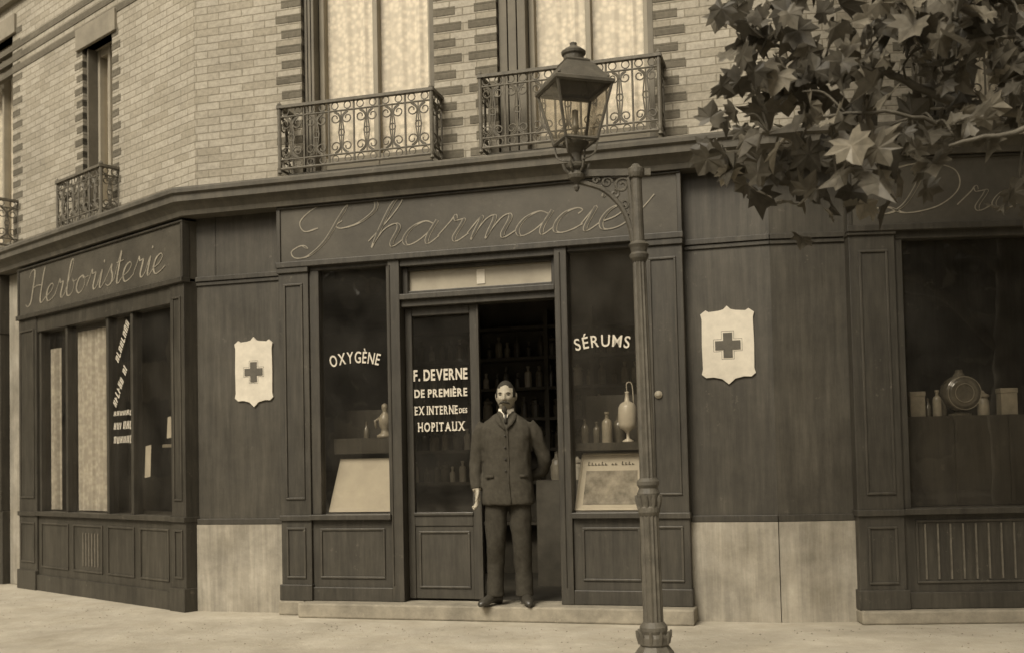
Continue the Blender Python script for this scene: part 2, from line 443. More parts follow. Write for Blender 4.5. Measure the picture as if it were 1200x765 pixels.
gl.pane(FC, D0+.055, D1-.07, -.005, .82, 2.44)
FO = F(FC.p(.385, -.05, 0)[:2], (-.10*FC.e.x-FC.n.x, -.10*FC.e.y-FC.n.y))
w.box(FO, 0, .06, -.02, .02, .135, 2.49); w.box(FO, .56, .63, -.02, .02, .135, 2.49)
w.box(FO, .06, .56, -.02, .02, 2.42, 2.49); w.box(FO, .06, .56, -.02, .02, .135, .8); gl.pane(FO, .055, .565, 0, .79, 2.43)
# left shopfront
LA, LB = -3.29, 0.0
w.box(FL, -.225, LB, -.12, .13, .0, 2.85); w.box(FL, LA, LA+.42, -.12, .13, .0, 2.85)
for a, b in ((-.225, LB), (LA, LA+.42)):
    panel(FL, a+.045, b-.045, .95, 2.72, .13); panel(FL, a+.045, b-.045, .28, .70, .13)
    w.box(FL, a-.008, b+.008, .0, .155, .0, .20); w.box(FL, a-.006, b+.006, 0, .15, .765, .81)
w.box(FL, LA+.42, -.225, -.05, .11, .0, .77); w.box(FL, LA+.42, -.225, -.05, .135, .0, .16)
w.box(FL, LA+.42, -.225, -.4, .15, .77, .815)
for a, b in ((-2.8, -2.2), (-2.1, -1.5), (-1.4, -.9), (-.8, -.3)): panel(FL, a, b, .24, .70, .11)
w.box(FL, LA+.42, -.225, -.03, .12, 2.68, 2.85)
for x in (-2.87, -2.28, -1.44, -.98, -.27): w.box(FL, x, x+.045, 0, .10, .815, 2.68)
gl.pane(FL, LA+.42, -.225, .055, .81, 2.69)
vent = Part('cellar_vent', M_iron)
for k in range(6): vent.box(FL, -1.9+k*.06, -1.88+k*.06, .11, .118, .3, .62)
w.box(FL, -9.5, LA-.5, -.05, .10, 0, .80); w.box(FL, -9.5, LA-.5, -.05, .12, 2.75, 3.40); ps2 = Part('side_stone_pier', M_stone)
ps2.box(FL, LA-.5, LA, -.12, .02, 0, 3.40); ps2.done(bld, .01)
for x in (-9.4, -8.2, -7.0, -5.8, -4.8, -3.9): w.box(FL, x, x+.1, -.05, .11, .8, 2.75)
gl.pane(FL, -9.4, -3.8, .03, .8, 2.75)
# right shopfront
w.box(FR, .553, .885, -.12, .12, .10, 2.86); panel(FR, .62, .83, .93, 2.72, .12); panel(FR, .62, .83, .28, .70, .12)
w.box(FR, .54, .90, .0, .148, .10, .24); w.box(FR, .545, .893, 0, .14, .775, .82); w.box(FR, .545, .893, 0, .138, 2.83, 2.87)
RW1 = 3.3
w.box(FR, .885, RW1, -.05, .085, .10, .78); w.box(FR, .885, RW1, -.05, .12, .10, .22); w.box(FR, .885, RW1, -.4, .15, .78, .825)
w.box(FR, .885, RW1, -.02, .10, 2.80, 2.86); w.box(FR, .885, .945, 0, .09, .825, 2.80); w.box(FR, RW1-.06, RW1, 0, .09, .825, 2.80)
w.box(FR, RW1, RW1+.33, -.12, .12, .10, 2.86)
gl.pane(FR, .94, RW1-.05, .048, .82, 2.81)
w.box(FR, RW1+.33, REND, -.05, .1, .1, 2.86)
panel(FR, .97, RW1-.1, .28, .74, .085)
for k in range(24): vent.box(FR, 1.03+k*.09, 1.042+k*.09, .085, .10, .31, .71)
vent.done(bld)
w.done(bld, .005); pn.done(bld, .004); gl.done(bld)
kn = Part('bell_push', M_bot2)
rm = FC.n.to_track_quat('Z', 'Y').to_matrix()
kn.lathe(FC.p(1.19, .12, 1.71), [(.03, 0), (.03, .012), (.022, .02), (.012, .03), (.0, .032)], 14, tilt=rm)
kn.done(bld)
hd = Part('door_handle', M_bot2)
hd.tube([FC.p(D1-.035, .02, 1.2), FC.p(D1-.035, .06, 1.2), FC.p(D1-.035, .06, 1.32), FC.p(D1-.035, .02, 1.32)], .008, 8); hd.done(bld)

# ---------------------------------------------------------------- script lettering on fascias
G = {
 'P': (2.35, [[(1.05, 2.05), (.95, 1.5), (.8, .5), (.45, -.12), (0, -.2), (-.25, .1), (0, .35), (.3, .2)],
              [(.35, 1.1), (-.1, 1.0), (-.4, 1.5), (0, 2.1), (.9, 2.35), (1.8, 2.25), (2.1, 1.75), (1.75, 1.2), (1.2, 1.0), (.95, 1.15), (1.1, 1.35)]]),
 'h': (1.15, [[(0, .3), (.4, 1.3), (.55, 2.0), (.4, 2.15), (.25, 1.7), (.2, 0)], [(.2, .1), (.35, .75), (.65, 1.0), (.85, .8), (.82, .2), (.95, 0), (1.2, .3)]]),
 'a': (1.15, [[(.85, .85), (.5, 1.0), (.15, .75), (.05, .3), (.25, 0), (.55, .15), (.82, .6), (.9, 1.0), (.82, .3), (.95, 0), (1.2, .3)]]),
 'r': (.95, [[(0, .3), (.22, .9), (.28, 1.15), (.4, .92), (.62, .95), (.64, .75), (.57, .2), (.72, 0), (1.0, .3)]]),
 'm': (1.55, [[(0, .3), (.2, .95), (.26, .85), (.22, 0)], [(.22, .1), (.4, .8), (.6, 1), (.7, .8), (.68, 0)], [(.68, .1), (.88, .8), (1.08, 1), (1.2, .8), (1.17, .2), (1.3, 0), (1.6, .3)]]),
 'c': (.85, [[(.62, .75), (.7, .9), (.5, 1.0), (.2, .85), (.06, .5), (.12, .12), (.35, 0), (.65, .1), (.9, .3)]]),
 'i': (.55, [[(0, .3), (.22, 1.0), (.18, .2), (.3, 0), (.58, .3)], [(.30, 1.52), (.31, 1.46), (.30, 1.38)]]),
 'e': (.85, [[(0, .3), (.4, .5), (.6, .8), (.45, 1.0), (.15, .8), (.05, .35), (.25, 0), (.6, .08), (.9, .3)]]),
 'E': (1.5, [[(0, .3), (.4, .5), (.6, .8), (.45, 1.0), (.15, .8), (.05, .35), (.25, 0), (.7, .1), (1.1, .7), (1.3, 1.3)]]),
 'H': (1.95, [[(.0, 1.75), (.1, 2.05), (.4, 2.15), (.52, 1.8), (.5, .9), (.45, .2), (.2, -.05), (-.05, .1)], [(1.5, 2.15), (1.42, 1.7), (1.38, .9), (1.38, .25), (1.55, 0), (1.95, .3)], [(.5, 1.0), (.9, 1.12), (1.4, 1.08)]]),
 'b': (1.0, [[(0, .3), (.36, 1.3), (.46, 1.95), (.34, 2.1), (.2, 1.7), (.16, .3), (.4, 0), (.70, .2), (.76, .65), (.58, .92), (.72, .78), (1.0, .85)]]),
 'o': (.98, [[(.5, 1), (.15, .8), (.05, .3), (.33, 0), (.68, .25), (.74, .7), (.5, 1), (.62, .82), (1.0, .85)]]),
 's': (.8, [[(0, .3), (.25, .75), (.42, 1.15), (.46, .85), (.62, .5), (.60, .15), (.35, .0), (.12, .12)], [(.5, .03), (.82, .3)]]),
 't': (.66, [[(0, .3), (.3, 1.75), (.25, .25), (.4, 0), (.68, .3)], [(.02, 1.15), (.60, 1.2)]]),
 'D': (2.3, [[(1.0, 2.0), (.85, .5), (.45, 0), (0, .2), (.4, .3), (1.0, 0), (1.8, .3), (2.15, 1.1), (1.8, 2.0), (.9, 2.35), (.1, 2.1), (-.2, 1.6), (.1, 1.3)]]),
 'g': (1.15, [[(.85, .85), (.5, 1.0), (.15, .75), (.05, .3), (.25, 0), (.55, .15), (.82, .6), (.9, 1.0), (.84, -.1), (.55, -.45), (.25, -.3), (.7, -.0), (1.2, .3)]]),
 'u': (1.1, [[(0, .3), (.2, 1), (.15, .3), (.35, 0), (.65, .3), (.78, 1), (.75, .2), (.88, 0), (1.15, .3)]]),
}
def script_text(word, f, s0, z0, d, sx, sz, name, parent, slant=.38, thick=1.0, inline=True, hair=.0042):
    p1 = Part(name, M_gold); p2 = Part(name+'_inline', M_fascia)
    x = 0; layer = 0
    for ch in word:
        wd, strokes = G[ch]
        for st in strokes:
            pts = catmull([(x+a, b, 0) for a, b in st], 9)
            L_ = [Vector(((p.x*sx+p.y*slant*sz), p.y*sz, 0)) for p in pts]
            n = len(L_); ws = []
            for i in range(n):
                t = (L_[min(i+1, n-1)]-L_[max(i-1, 0)])
                if t.length < 1e-7: t = Vector((1, 0, 0))
                t.normalize(); nn = Vector((-t.y, t.x, 0))
                fade = min(1, i/4+.25, (n-1-i)/4+.25)
                down = max(0, -t.y)
                ws.append((nn, (hair+.0125*down**1.3*fade)*thick))
            layer += 1
            dd = d+.0006*(layer % 5)
            for part, kk, off in ((p1, 1, 0), (p2, .5, .004)):
                if kk < 1 and not inline: continue
                for i in range(n-1):
                    n0, w0 = ws[i]; n1, w1 = ws[i+1]
                    if kk < 1:
                        w0 = w0-.0066*thick; w1 = w1-.0066*thick
                        if w0 < .001 or w1 < .001: continue
                    a = L_[i]+n0*w0; b = L_[i]-n0*w0; c = L_[i+1]-n1*w1; e = L_[i+1]+n1*w1
                    part.face([f.p(s0+v.x, dd+off, z0+v.y) for v in (b, c, e, a)])
        x += wd
    p1.done(parent)
    if inline: p2.done(parent)
def fascia(name, f, a, b, d, z0, z1):
    e = empty(name)
    p = Part('board', M_fascia); p.box(f, a, b, -.1, d, z0, z1); p.done(e, .004)
    p = Part('frame_moulding', M_wood)
    p.box(f, a-.012, b+.012, d-.06, d+.03, z0-.035, z0+.012); p.box(f, a-.005, b+.005, d-.06, d+.018, z1-.02, z1-.002)
    p.box(f, a-.005, a+.03, d-.06, d+.014, z0+.012, z1-.02); p.box(f, b-.03, b+.005, d-.06, d+.014, z0+.012, z1-.02)
    p.done(e, .005)
    return e
e1 = fascia('pharmacy_fascia_sign', FC, SA, SB, .12, 2.92, 3.40)
script_text('PharmaciE', FC, -1.80, 3.0, .123, .262, .182, 'lettering', e1, .5, 1.1)
e2 = fascia('herbalist_fascia_sign', FL, LA, LB, .13, 2.87, 3.38)
script_text('Herboristerie', FL, -3.10, 2.97, .133, .234, .168, 'lettering', e2, .30, .75, False, .0062)
e3 = fascia('drugstore_fascia_sign', FR, .553, REND-.3, .12, 2.89, 3.40)
script_text('Droguerie', FR, .72, 2.985, .123, .262, .155, 'lettering', e3, .45, 1.1)

# ---------------------------------------------------------------- plain lettering
def text_mesh(s, bold=0.0):
    c = bpy.data.curves.new('t', 'FONT'); c.body = s; c.size = 1; c.offset = bold; c.extrude = .0015; c.resolution_u = 6
    o = bpy.data.objects.new('t', c); COL.objects.link(o)
    dg = bpy.context.evaluated_depsgraph_get(); dg.update()
    me = bpy.data.meshes.new_from_object(o.evaluated_get(dg))
    vs = [v.co.copy() for v in me.vertices]; fs = [tuple(p.vertices) for p in me.polygons]
    bpy.data.objects.remove(o); bpy.data.meshes.remove(me)
    return vs, fs
def put_text(part, s, f, sc, zc, wd, ht, d, bold=.02, arc=0, track=.0, slab=0):
    glyphs = []; x = 0
    for ch in s:
        if ch == ' ': x += .28; continue
        vs, fs = text_mesh(ch, bold)
        a = min(v.x for v in vs); b = max(v.x for v in vs)
        glyphs.append(([(v.x-a+x, v.y, v.z) for v in vs], fs))
        if slab and ch in 'FRNIHPTXMAUVE':
            for yy in ((0, .07), (.66, .73)):
                if ch in 'FPRT' and yy[0] == 0: xs = [(x-.05, x+.22)] if ch != 'T' else [(x+(b-a)/2-.16, x+(b-a)/2+.16)]
                elif ch in 'HNXMAU': xs = [(x-.05, x+.17), (x+b-a-.17, x+b-a+.05)]
                elif ch == 'V' and yy[0] > 0: xs = [(x-.05, x+.17), (x+b-a-.17, x+b-a+.05)]
                elif ch == 'I': xs = [(x-.07, x+b-a+.07)]
                else: xs = [(x-.05, x+.1)] if ch in 'EFPR' else []
                if ch == 'A' and yy[0] > 0: xs = []
                for (u0, u1) in xs:
                    glyphs.append(([(u0, yy[0], .0005), (u1, yy[0], .0005), (u1, yy[1], .0005), (u0, yy[1], .0005)], [(0, 1, 2, 3)]))
        x += (b-a)+track
    x1 = x-track; y1 = .73
    for gv, gf in glyphs:
        out = []
        for (vx, vy, vz) in gv:
            X = vx/x1-.5; Y = vy/y1-.5
            if arc:
                a = X*arc; Rr = wd/arc
                out.append(f.p(sc+(Rr+Y*ht)*math.sin(a), d+vz, zc+(Rr+Y*ht)*math.cos(a)-Rr))
            else: out.append(f.p(sc+X*wd, d+vz, zc+Y*ht))
        part.add(out, gf)
lt = Part('oxygene_lettering', M_wletter); put_text(lt, 'OXYGÈNE', FC, -1.325, 2.12, .455, .098, .060, .012, .55, .16); lt.done(None)
lt = Part('serums_lettering', M_wletter); put_text(lt, 'SÉRUMS', FC, .755, 2.15, .44, .095, .060, .012, .45, .18); lt.done(None)
lt = Part('door_lettering', M_wletter)
put_text(lt, 'F. DEVERNE', FC, -.598, 1.95, .465, .092, .002, .03, 0, .10)
put_text(lt, 'DE PREMIÈRE', FC, -.598, 1.80, .455, .066, .002, .03, 0, .12)
put_text(lt, 'EX INTERNE', FC, -.640, 1.66, .37, .070, .002, .025, 0, .17, 1)
put_text(lt, 'DES', FC, -.408, 1.65, .07, .040, .002, .03, 0, .1)
put_text(lt, 'HOPITAUX', FC, -.598, 1.525, .40, .074, .002, .025, 0, .19, 1)
lt.done(None)
# slanting worn painted lettering on the herbalist window (unreadable in the photograph)
lt = Part('herbalist_window_lettering', M_wletter)
def scrawl(f, s, z, length, h, ang, n, d=.058):
    cw = length/n
    for k in range(n):
        if random.random() < .08: continue
        t = k*cw; hh = h*random.uniform(.75, 1)
        segs = [((t+.1*cw, 0), (t+.1*cw+cw*.25, hh))]
        if random.random() < .7: segs.append(((t+.55*cw, 0), (t+.8*cw, hh)))
        if random.random() < .6: yy = random.choice([.0, .45, .85])*hh; segs.append(((t+.1*cw, yy), (t+.75*cw, yy+hh*.12)))
        for (ax_, ay), (bx, by) in segs:
            dx, dy = bx-ax_, by-ay; l = math.hypot(dx, dy); nx, ny = -dy/l*.007, dx/l*.007
            quad = []
            for (px, py) in ((ax_-nx, ay-ny), (bx-nx, by-ny), (bx+nx, by+ny), (ax_+nx, ay+ny)):
                quad.append(f.p(s+px*math.cos(ang)-py*math.sin(ang), d, z+px*math.sin(ang)+py*math.cos(ang)))
            lt.face(quad)
scrawl(FL, -1.28, 2.24, .42, .09, R(58), 8); scrawl(FL, -1.33, 1.82, .44, .09, R(58), 9)
for zz, hh in ((1.74, .05), (1.61, .08), (1.48, .08)): scrawl(FL, -1.38, zz, .36, hh, 0, 6)
lt.done(None)

# ---------------------------------------------------------------- cross signs
half = [(0, .5), (.07, .455), (.16, .44), (.34, .43), (.40, .455), (.5, .405), (.475, .34), (.485, 0), (.475, -.30), (.5, -.365), (.42, -.41), (.28, -.405), (.12, -.43), (0, -.5)]
outl = [(-x, y) for x, y in half]+[(x, y) for x, y in half[::-1]][1:-1]
def cross_sign(name, f, sc, zc, wd, ht):
    e = empty(name)
    p = Part('shield_plate', M_white); n = len(outl)
    fr = [f.p(sc+x*wd, .016, zc+y*ht) for x, y in outl]; ba = [f.p(sc+x*wd, 0.0, zc+y*ht) for x, y in outl]
    cen = f.p(sc, .016, zc)
    for i in range(n):
        j = (i+1) % n
        p.face([cen, fr[i], fr[j]]); p.face([fr[i], ba[i], ba[j], fr[j]])
    p.done(e)
    p = Part('cross', M_cross); L_, t = wd*.235, wd*.085
    p.box(f, sc-L_, sc+L_, .012, .020, zc-t, zc+t); p.box(f, sc-t, sc+t, .012, .020, zc+t, zc+L_); p.box(f, sc-t, sc+t, .012, .020, zc-L_, zc-t)
    p.done(e)
    p = Part('cross_outline', M_cross); o = wd*.03
    Lo, to = L_+o, t+o
    pts = [(-to, Lo), (to, Lo), (to, to), (Lo, to), (Lo, -to), (to, -to), (to, -Lo), (-to, -Lo), (-to, -to), (-Lo, -to), (-Lo, to), (-to, to)]
    for i in range(12):
        a, b = pts[i], pts[(i+1) % 12]
        p.tube([f.p(sc+a[0], .016, zc+a[1]), f.p(sc+b[0], .016, zc+b[1])], .0016, 4)
    p.done(e)
cross_sign('pharmacy_cross_sign', FC, -2.285, 2.04, .365, .60)
cross_sign('pharmacy_cross_sign.001', FC, 1.708, 2.07, .40, .59)

# ---------------------------------------------------------------- balconies
def circ(f, c, z, d, r, n=12):
    return [f.p(c+r*math.cos(2*math.pi*k/n), d, z+r*math.sin(2*math.pi*k/n)) for k in range(n+1)]
def spiral(f, c, z, d, r, a0, turns, sgn=1, n=16):
    return [f.p(c+r*(1-.72*k/n)*math.cos(a0+sgn*turns*2*math.pi*k/n), d, z+r*(1-.72*k/n)*math.sin(a0+sgn*turns*2*math.pi*k/n)) for k in range(n+1)]
def balcony(f, a, b, D, z0, z1):
    p = Part('balcony_railing', M_iron); fl = Part('balcony_floor', M_cornice)
    fl.box(f, a+.03, b-.03, .0, D-.08, z0-.05, z0-.02); fl.done(bld, .005)
    def side(f2, A, B, d):
        for z, r in ((z0, .011), (z0+.075, .008), (z1-.085, .008)): p.tube([f2.p(A, d, z), f2.p(B, d, z)], r, 6)
        p.box(f2, A-.015, B+.015, d-.022, d+.022, z1-.012, z1+.012)
        n = max(1, round((B-A)/.21)); cw = (B-A)/n; zb, zt = z0+.075, z1-.085
        for i in range(n+1):
            p.tube([f2.p(A+i*cw, d, z0), f2.p(A+i*cw, d, z1)], .0085, 6)
        for i in range(n):
            c = A+(i+.5)*cw; m = (zb+zt)/2
            for k in range(2):
                cc = c+(-.25 if k == 0 else .25)*cw
                p.tube(circ(f2, cc, z1-.043, d, .030, 10), .005, 5); p.tube(circ(f2, cc, z0+.038, d, .028, 10), .005, 5)
            for sg in (-1, 1):
                r = cw*.23
                p.tube(spiral(f2, c+sg*(cw*.5-r-.008), zt-r-.01, d, r, R(90), 1.3, sg), .006, 5)
                p.tube(spiral(f2, c+sg*(cw*.5-r-.008), zb+r+.01, d, r, R(-90), 1.3, -sg), .006, 5)
                p.tube(catmull([f2.p(c+sg*(cw*.5-r), d, zt-.01), f2.p(c+sg*.012, d, zt-.06), f2.p(c+sg*.022, d, m), f2.p(c+sg*.012, d, zb+.06), f2.p(c+sg*(cw*.5-r), d, zb+.01)], 5), .006, 5)
            p.tube(circ(f2, c, m, d, .026, 10), .006, 5)
            p.tube([f2.p(c, d, zb), f2.p(c, d, zt)], .0055, 5)
    side(f, a, b, D)
    for s in (a, b):
        fs = F(f.p(s, 0, 0)[:2], (f.n.x, f.n.y))
        side(fs, 0, D, 0)
        p.lathe(f.p(s, D, z0-.05), [(.0, 0), (.02, .02), (.012, .04), (.016, .06), (.016, z1-z0+.04), (.024, z1-z0+.07), (.0, z1-z0+.10)], 8)
    p.done(bld)
balcony(FC, -1.89, -.545, .24, 3.69, 4.21)
balcony(FC, -.135, 1.275, .24, 3.69, 4.26)
balcony(FL, -2.26, -1.36, .18, 3.64, 4.12)
balcony(FR, 1.1, 2.4, .24, 3.71, 4.22)
balcony(FL, -5.0, -3.6, .24, 3.70, 4.20)

# ---------------------------------------------------------------- ground
g = Part('road', M_road)
g.face([(-150, -150, -.13), (150, -150, -.13), (150, 150, -.13), (-150, 150, -.13)]); g.done()
sw = Part('sidewalk', M_side)
kL = FL.p(-30, 4.2, 0); kB = FL.p(-.3, 4.2, 0); kC = FC.p(-1.2, 2.75, 0); kR = FC.p(2.2, 2.75, 0); kE = FR.p(30, 2.9, 0)
kp = [(kL.x, kL.y), (kB.x, kB.y), (kC.x, kC.y), (kR.x, kR.y), (kE.x, kE.y)]
bp_ = [(kE.x, kE.y+8), (-2, 14), (kL.x+6, kL.y+8)]
sw.face([(x, y, 0) for x, y in kp+bp_])
sw.done()
kb = Part('kerb', M_kerb)
sweep(kb, kp, [(-.02, -.14), (.16, -.14), (.16, -.01), (.145, .006), (-.02, .006)]); kb.done()
gr = Part('pavement_grit', M_step)
for _ in range(900):
    f = random.choice([FC, FC, FL, FR]); s = random.uniform(*((-2.8, 2.0) if f is FC else (-3.3, 0) if f is FL else (0, 3)))
    d = .2+abs(random.gauss(0, .9)); c = f.p(s, d+.12, 0); r = random.uniform(.003, .010)
    if f is FC and d < .4: continue
    gr.add([c+Vector((r, 0, 0)), c+Vector((-r*.6, r, 0)), c+Vector((-r*.7, -r*.8, 0)), c+Vector((0, 0, r*.8))], [(0, 1, 3), (1, 2, 3), (2, 0, 3)])
gr.done()
st = Part('doorstep', M_step)
st.box(FC, SA+.22, SB+.03, -.1, .28, 0, .118); st.box(FC, SA-.02, SA+.215, -.1, .16, 0, .118)
st.box(FR, .54, REND, -.1, .2, 0, .098)
st.done(bld, .014)

# ---------------------------------------------------------------- shop interior
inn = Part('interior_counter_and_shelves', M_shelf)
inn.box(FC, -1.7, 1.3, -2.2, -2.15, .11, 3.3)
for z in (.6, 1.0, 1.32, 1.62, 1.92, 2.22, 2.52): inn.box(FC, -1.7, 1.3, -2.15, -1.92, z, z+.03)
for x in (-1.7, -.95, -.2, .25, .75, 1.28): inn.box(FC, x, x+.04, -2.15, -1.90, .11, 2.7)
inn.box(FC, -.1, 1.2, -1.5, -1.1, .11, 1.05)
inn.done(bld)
inn = Part('window_display_fittings', M_wood)
inn.box(FC, -1.68, -1.02, -.42, -.39, .82, 1.7); inn.box(FC, .52, 1.08, -.42, -.39, .82, 1.75)
inn.box(FC, -1.58, -1.03, -.30, -.06, 1.32, 1.45); inn.box(FC, .51, 1.06, -.30, -.02, 1.32, 1.36); inn.box(FC, .51, 1.06, -.03, -.015, 1.30, 1.33)
inn.box(FC, -1.58, -1.03, -.25, -.2, .83, 1.32); inn.box(FC, .51, 1.06, -.25, -.2, .83, 1.32)
inn.box(FR, .95, 3.2, -.45, -.15, 1.47, 1.50); inn.box(FR, .95, 3.2, -.16, -.14, .83, 1.47)
inn.box(FR, .95, 3.2, -1.5, -1.47, .8, 3.3)
for x in (1.35, 1.75, 2.2): inn.box(FR, x, x+.03, -.14, -.125, .83, 1.47)
inn.box(FL, -2.8, -.3, -.9, -.85, .11, 3.3)
inn.done(bld)
BP = {'a': [(.0, 0), (.035, 0), (.035, .13), (.03, .15), (.012, .165), (.012, .19), (.017, .195), (.017, .21), (0, .21)],
      'b': [(0, 0), (.028, 0), (.028, .09), (.012, .11), (.012, .14), (.016, .15), (0, .16)],
      'c': [(0, 0), (.045, 0), (.048, .02), (.048, .12), (.035, .14), (.035, .15), (.05, .155), (.05, .17), (.015, .19), (.012, .205), (0, .21)],
      'd': [(0, 0), (.055, 0), (.06, .03), (.06, .14), (.05, .18), (.025, .2), (.02, .24), (.028, .25), (0, .26)]}
sb = {k: Part('apothecary_bottles', m) for k, m in ((0, M_bot), (1, M_bot2), (2, M_bot3))}
for z in (1.03, 1.35, 1.65, 1.95, 2.25):
    x = -1.6
    while x < 1.2:
        k = random.choice([0, 0, 0, 1, 1, 2] if z < 2 else [0, 0, 1])
        sb[k].lathe(FC.p(x, -2.0, z), BP[random.choice('aabc')], 10); x += random.uniform(.08, .13)
sb[1].lathe(FC.p(.05, -1.3, 1.05), BP['d'], 12); sb[2].lathe(FC.p(.25, -1.25, 1.05), BP['c'], 12); sb[1].lathe(FC.p(.33, -1.3, 1.05), BP['a'], 12)
for k in range(3): sb[k].done(bld)
def bottle(name, f, s, d, z, prof, m, sc=1):
    p = Part(name, m); p.lathe(f.p(s, d, z), [(r*sc, h*sc) for r, h in prof], 18)
    o = p.done(smooth=True)
    o.modifiers.new('e', 'EDGE_SPLIT').split_angle = R(40)
    return o
bottle('medicine_bottle', FC, .57, -.1, 1.36, BP['a'], M_bot, .9)
bottle('medicine_bottle.001', FC, .66, -.12, 1.36, BP['a'], M_bot, .8)
bottle('medicine_bottle.002', FC, .75, -.08, 1.36, BP['a'], M_bot2, 1.15)
bottle('medicine_bottle.003', FC, .83, -.18, 1.36, BP['d'], M_bot, .9)
c = FC.p(.915, -.08, 1.36)
p = Part('serum_jar', M_bot3)
p.lathe(c, [(0, 0), (.045, 0), (.045, .01), (.012, .03), (.012, .07), (.03, .09), (.062, .11), (.072, .14), (.074, .22), (.070, .27), (.055, .30), (.02, .32), (.014, .38), (.02, .39), (0, .40)], 20)
p.tube(catmull([c+Vector((0, 0, .40)), c+Vector((.0, 0, .46)), c+Vector((.04, 0, .45)), c+Vector((.05, 0, .3))], 5), .004, 6); p.done(smooth=True)
bottle('medicine_bottle.004', FC, 1.015, -.1, 1.36, BP['a'], M_bot, .8)
p = Part('display_statuette', M_bot2); c = FC.p(-1.14, -.12, 1.45)
p.lathe(c, [(0, 0), (.07, 0), (.07, .02), (.035, .04), (.03, .07), (.05, .10), (.055, .15), (.038, .19), (.02, .21), (.018, .22), (.028, .245), (.025, .275), (.0, .29)], 16)
p.tube([c+Vector((-.035, 0, .17)), c+Vector((-.08, -.02, .14)), c+Vector((-.07, -.02, .08))], .012, 7)
p.tube([c+Vector((.035, 0, .17)), c+Vector((.07, -.02, .22)), c+Vector((.06, -.02, .30))], .011, 7)
p.lathe(c+Vector((.06, -.02, .28)), [(0, 0), (.025, .02), (.03, .05), (0, .055)], 10); p.done(smooth=True)
bottle('medicine_bottle.005', FC, -1.32, -.15, 1.45, BP['b'], M_bot, .9)
def card(name, f, a, b, z0, z1, d0, d1, frame=False):
    e = empty(name)
    p = Part('card_sheet', M_paper)
    P = lambda s, t, o=0: f.p(s, d0+(d1-d0)*t+o, z0+(z1-z0)*t)
    p.face([P(a, 0), P(b, 0), P(b, 1), P(a+(.05 if not frame else .04), 1)]); p.done(e)
    if frame:
        p = Part('card_frame', M_bot3)
        for A, B in (((a, 0), (b, 0)), ((b, 0), (b, 1)), ((b, 1), (a+.04, 1)), ((a+.04, 1), (a, 0))): p.tube([P(*A), P(*B)], .011, 4)
        p.done(e)
        p = Part('card_picture', M_print); m = .10*(b-a)
        p.face([P(a+m, .1, .004), P(b-m, .1, .004), P(b-m, .70, .004), P(a+m+.02, .70, .004)])
        p.done(e)
        p = Part('card_title', M_ink)
        for k in range(14):
            if k in (6, 9): continue
            s = a+m+.03+k*(b-a-2*m-.05)/14; h = random.uniform(.03, .07)
            p.face([P(s, .80, .005), P(s+.008, .80, .005), P(s+.012, .80+h, .005), P(s+.004, .80+h, .005)])
            p.face([P(s+.008, .80, .005), P(s+.02, .80, .005), P(s+.02, .815, .005), P(s+.008, .815, .005)])
        p.done(e)
card('display_card', FC, -1.60, -1.04, .84, 1.28, .02, -.12)
card('framed_advertisement', FC, .51, 1.04, .84, 1.27, .035, -.10, True)
p = Part('round_apothecary_vessel', M_bot); c = FR.p(1.44, -.25, 1.50)
q3 = Matrix.Rotation(R(90), 3, 'X')
p.lathe(c+Vector((0, .09, .17)), [(0, 0), (.10, 0), (.13, .02), (.14, .06), (.14, .12), (.13, .16), (.10, .18), (0, .18)], 24, tilt=q3)
p.lathe(c, [(0, 0), (.09, 0), (.09, .015), (.04, .03), (.04, .05), (0, .05)], 14)
p.lathe(c+Vector((0, 0, .30)), [(0, 0), (.05, .0), (.03, .03), (.03, .05), (0, .05)], 14)
cc = c+Vector((0, -.095, .17))
p.done()
p = Part('vessel_rim', M_bot2)
for rr in (.125, .07): p.tube([cc+Vector((rr*math.cos(t*.2618), 0, rr*math.sin(t*.2618))) for t in range(25)], .003, 6)
p.done(bld)
bottle('medicine_bottle.006', FR, 1.26, -.22, 1.50, BP['a'], M_bot2, .95)
bottle('medicine_bottle.007', FR, 1.20, -.25, 1.50, BP['b'], M_bot, .9)
bottle('medicine_bottle.008', FR, 1.60, -.22, 1.50, BP['c'], M_bot2, .9)
bottle('medicine_bottle.009', FR, 1.31, -.28, 1.50, BP['d'], M_bot, .7)
for i, (a, b, h, m) in enumerate(((1.05, 1.16, .19, M_bot2), (1.72, 1.84, .2, M_bot2), (.955, .985, .27, M_bot3))):
    p = Part('medicine_box' + ('' if i == 0 else '.%03d' % i), m); p.box(FR, a, b, -.28, -.18, 1.5, 1.5+h*.82); p.box(FR, a-.004, b+.004, -.284, -.176, 1.5+h*.82, 1.5+h); p.done(None, .003)
cs = Part('shop_lace_curtain', M_lace2)
curtain(cs, FL, -2.80, -2.60, .0, .83, 2.5, 3, .013); curtain(cs, FL, -2.2, -1.50, .0, .83, 2.62, 7, .014); cs.done(bld)
p = Part('display_box', M_bot2); p.box(FL, -.50, -.31, -.2, -.05, 1.45, 1.72); p.box(FL, -.62, -.29, -.3, -.01, 1.42, 1.45); p.done(None, .004)
p = Part('paper_notice', M_paper)
for a, b, z0, z1 in ((-.86, -.76, 1.15, 1.45), (-.47, -.35, 1.50, 1.70)):
    p.face([FL.p(a, .03, z0), FL.p(b, .03, z0+.01), FL.p(b+.02, .03, z1), FL.p(a+.02, .03, z1-.01)])
p.done()

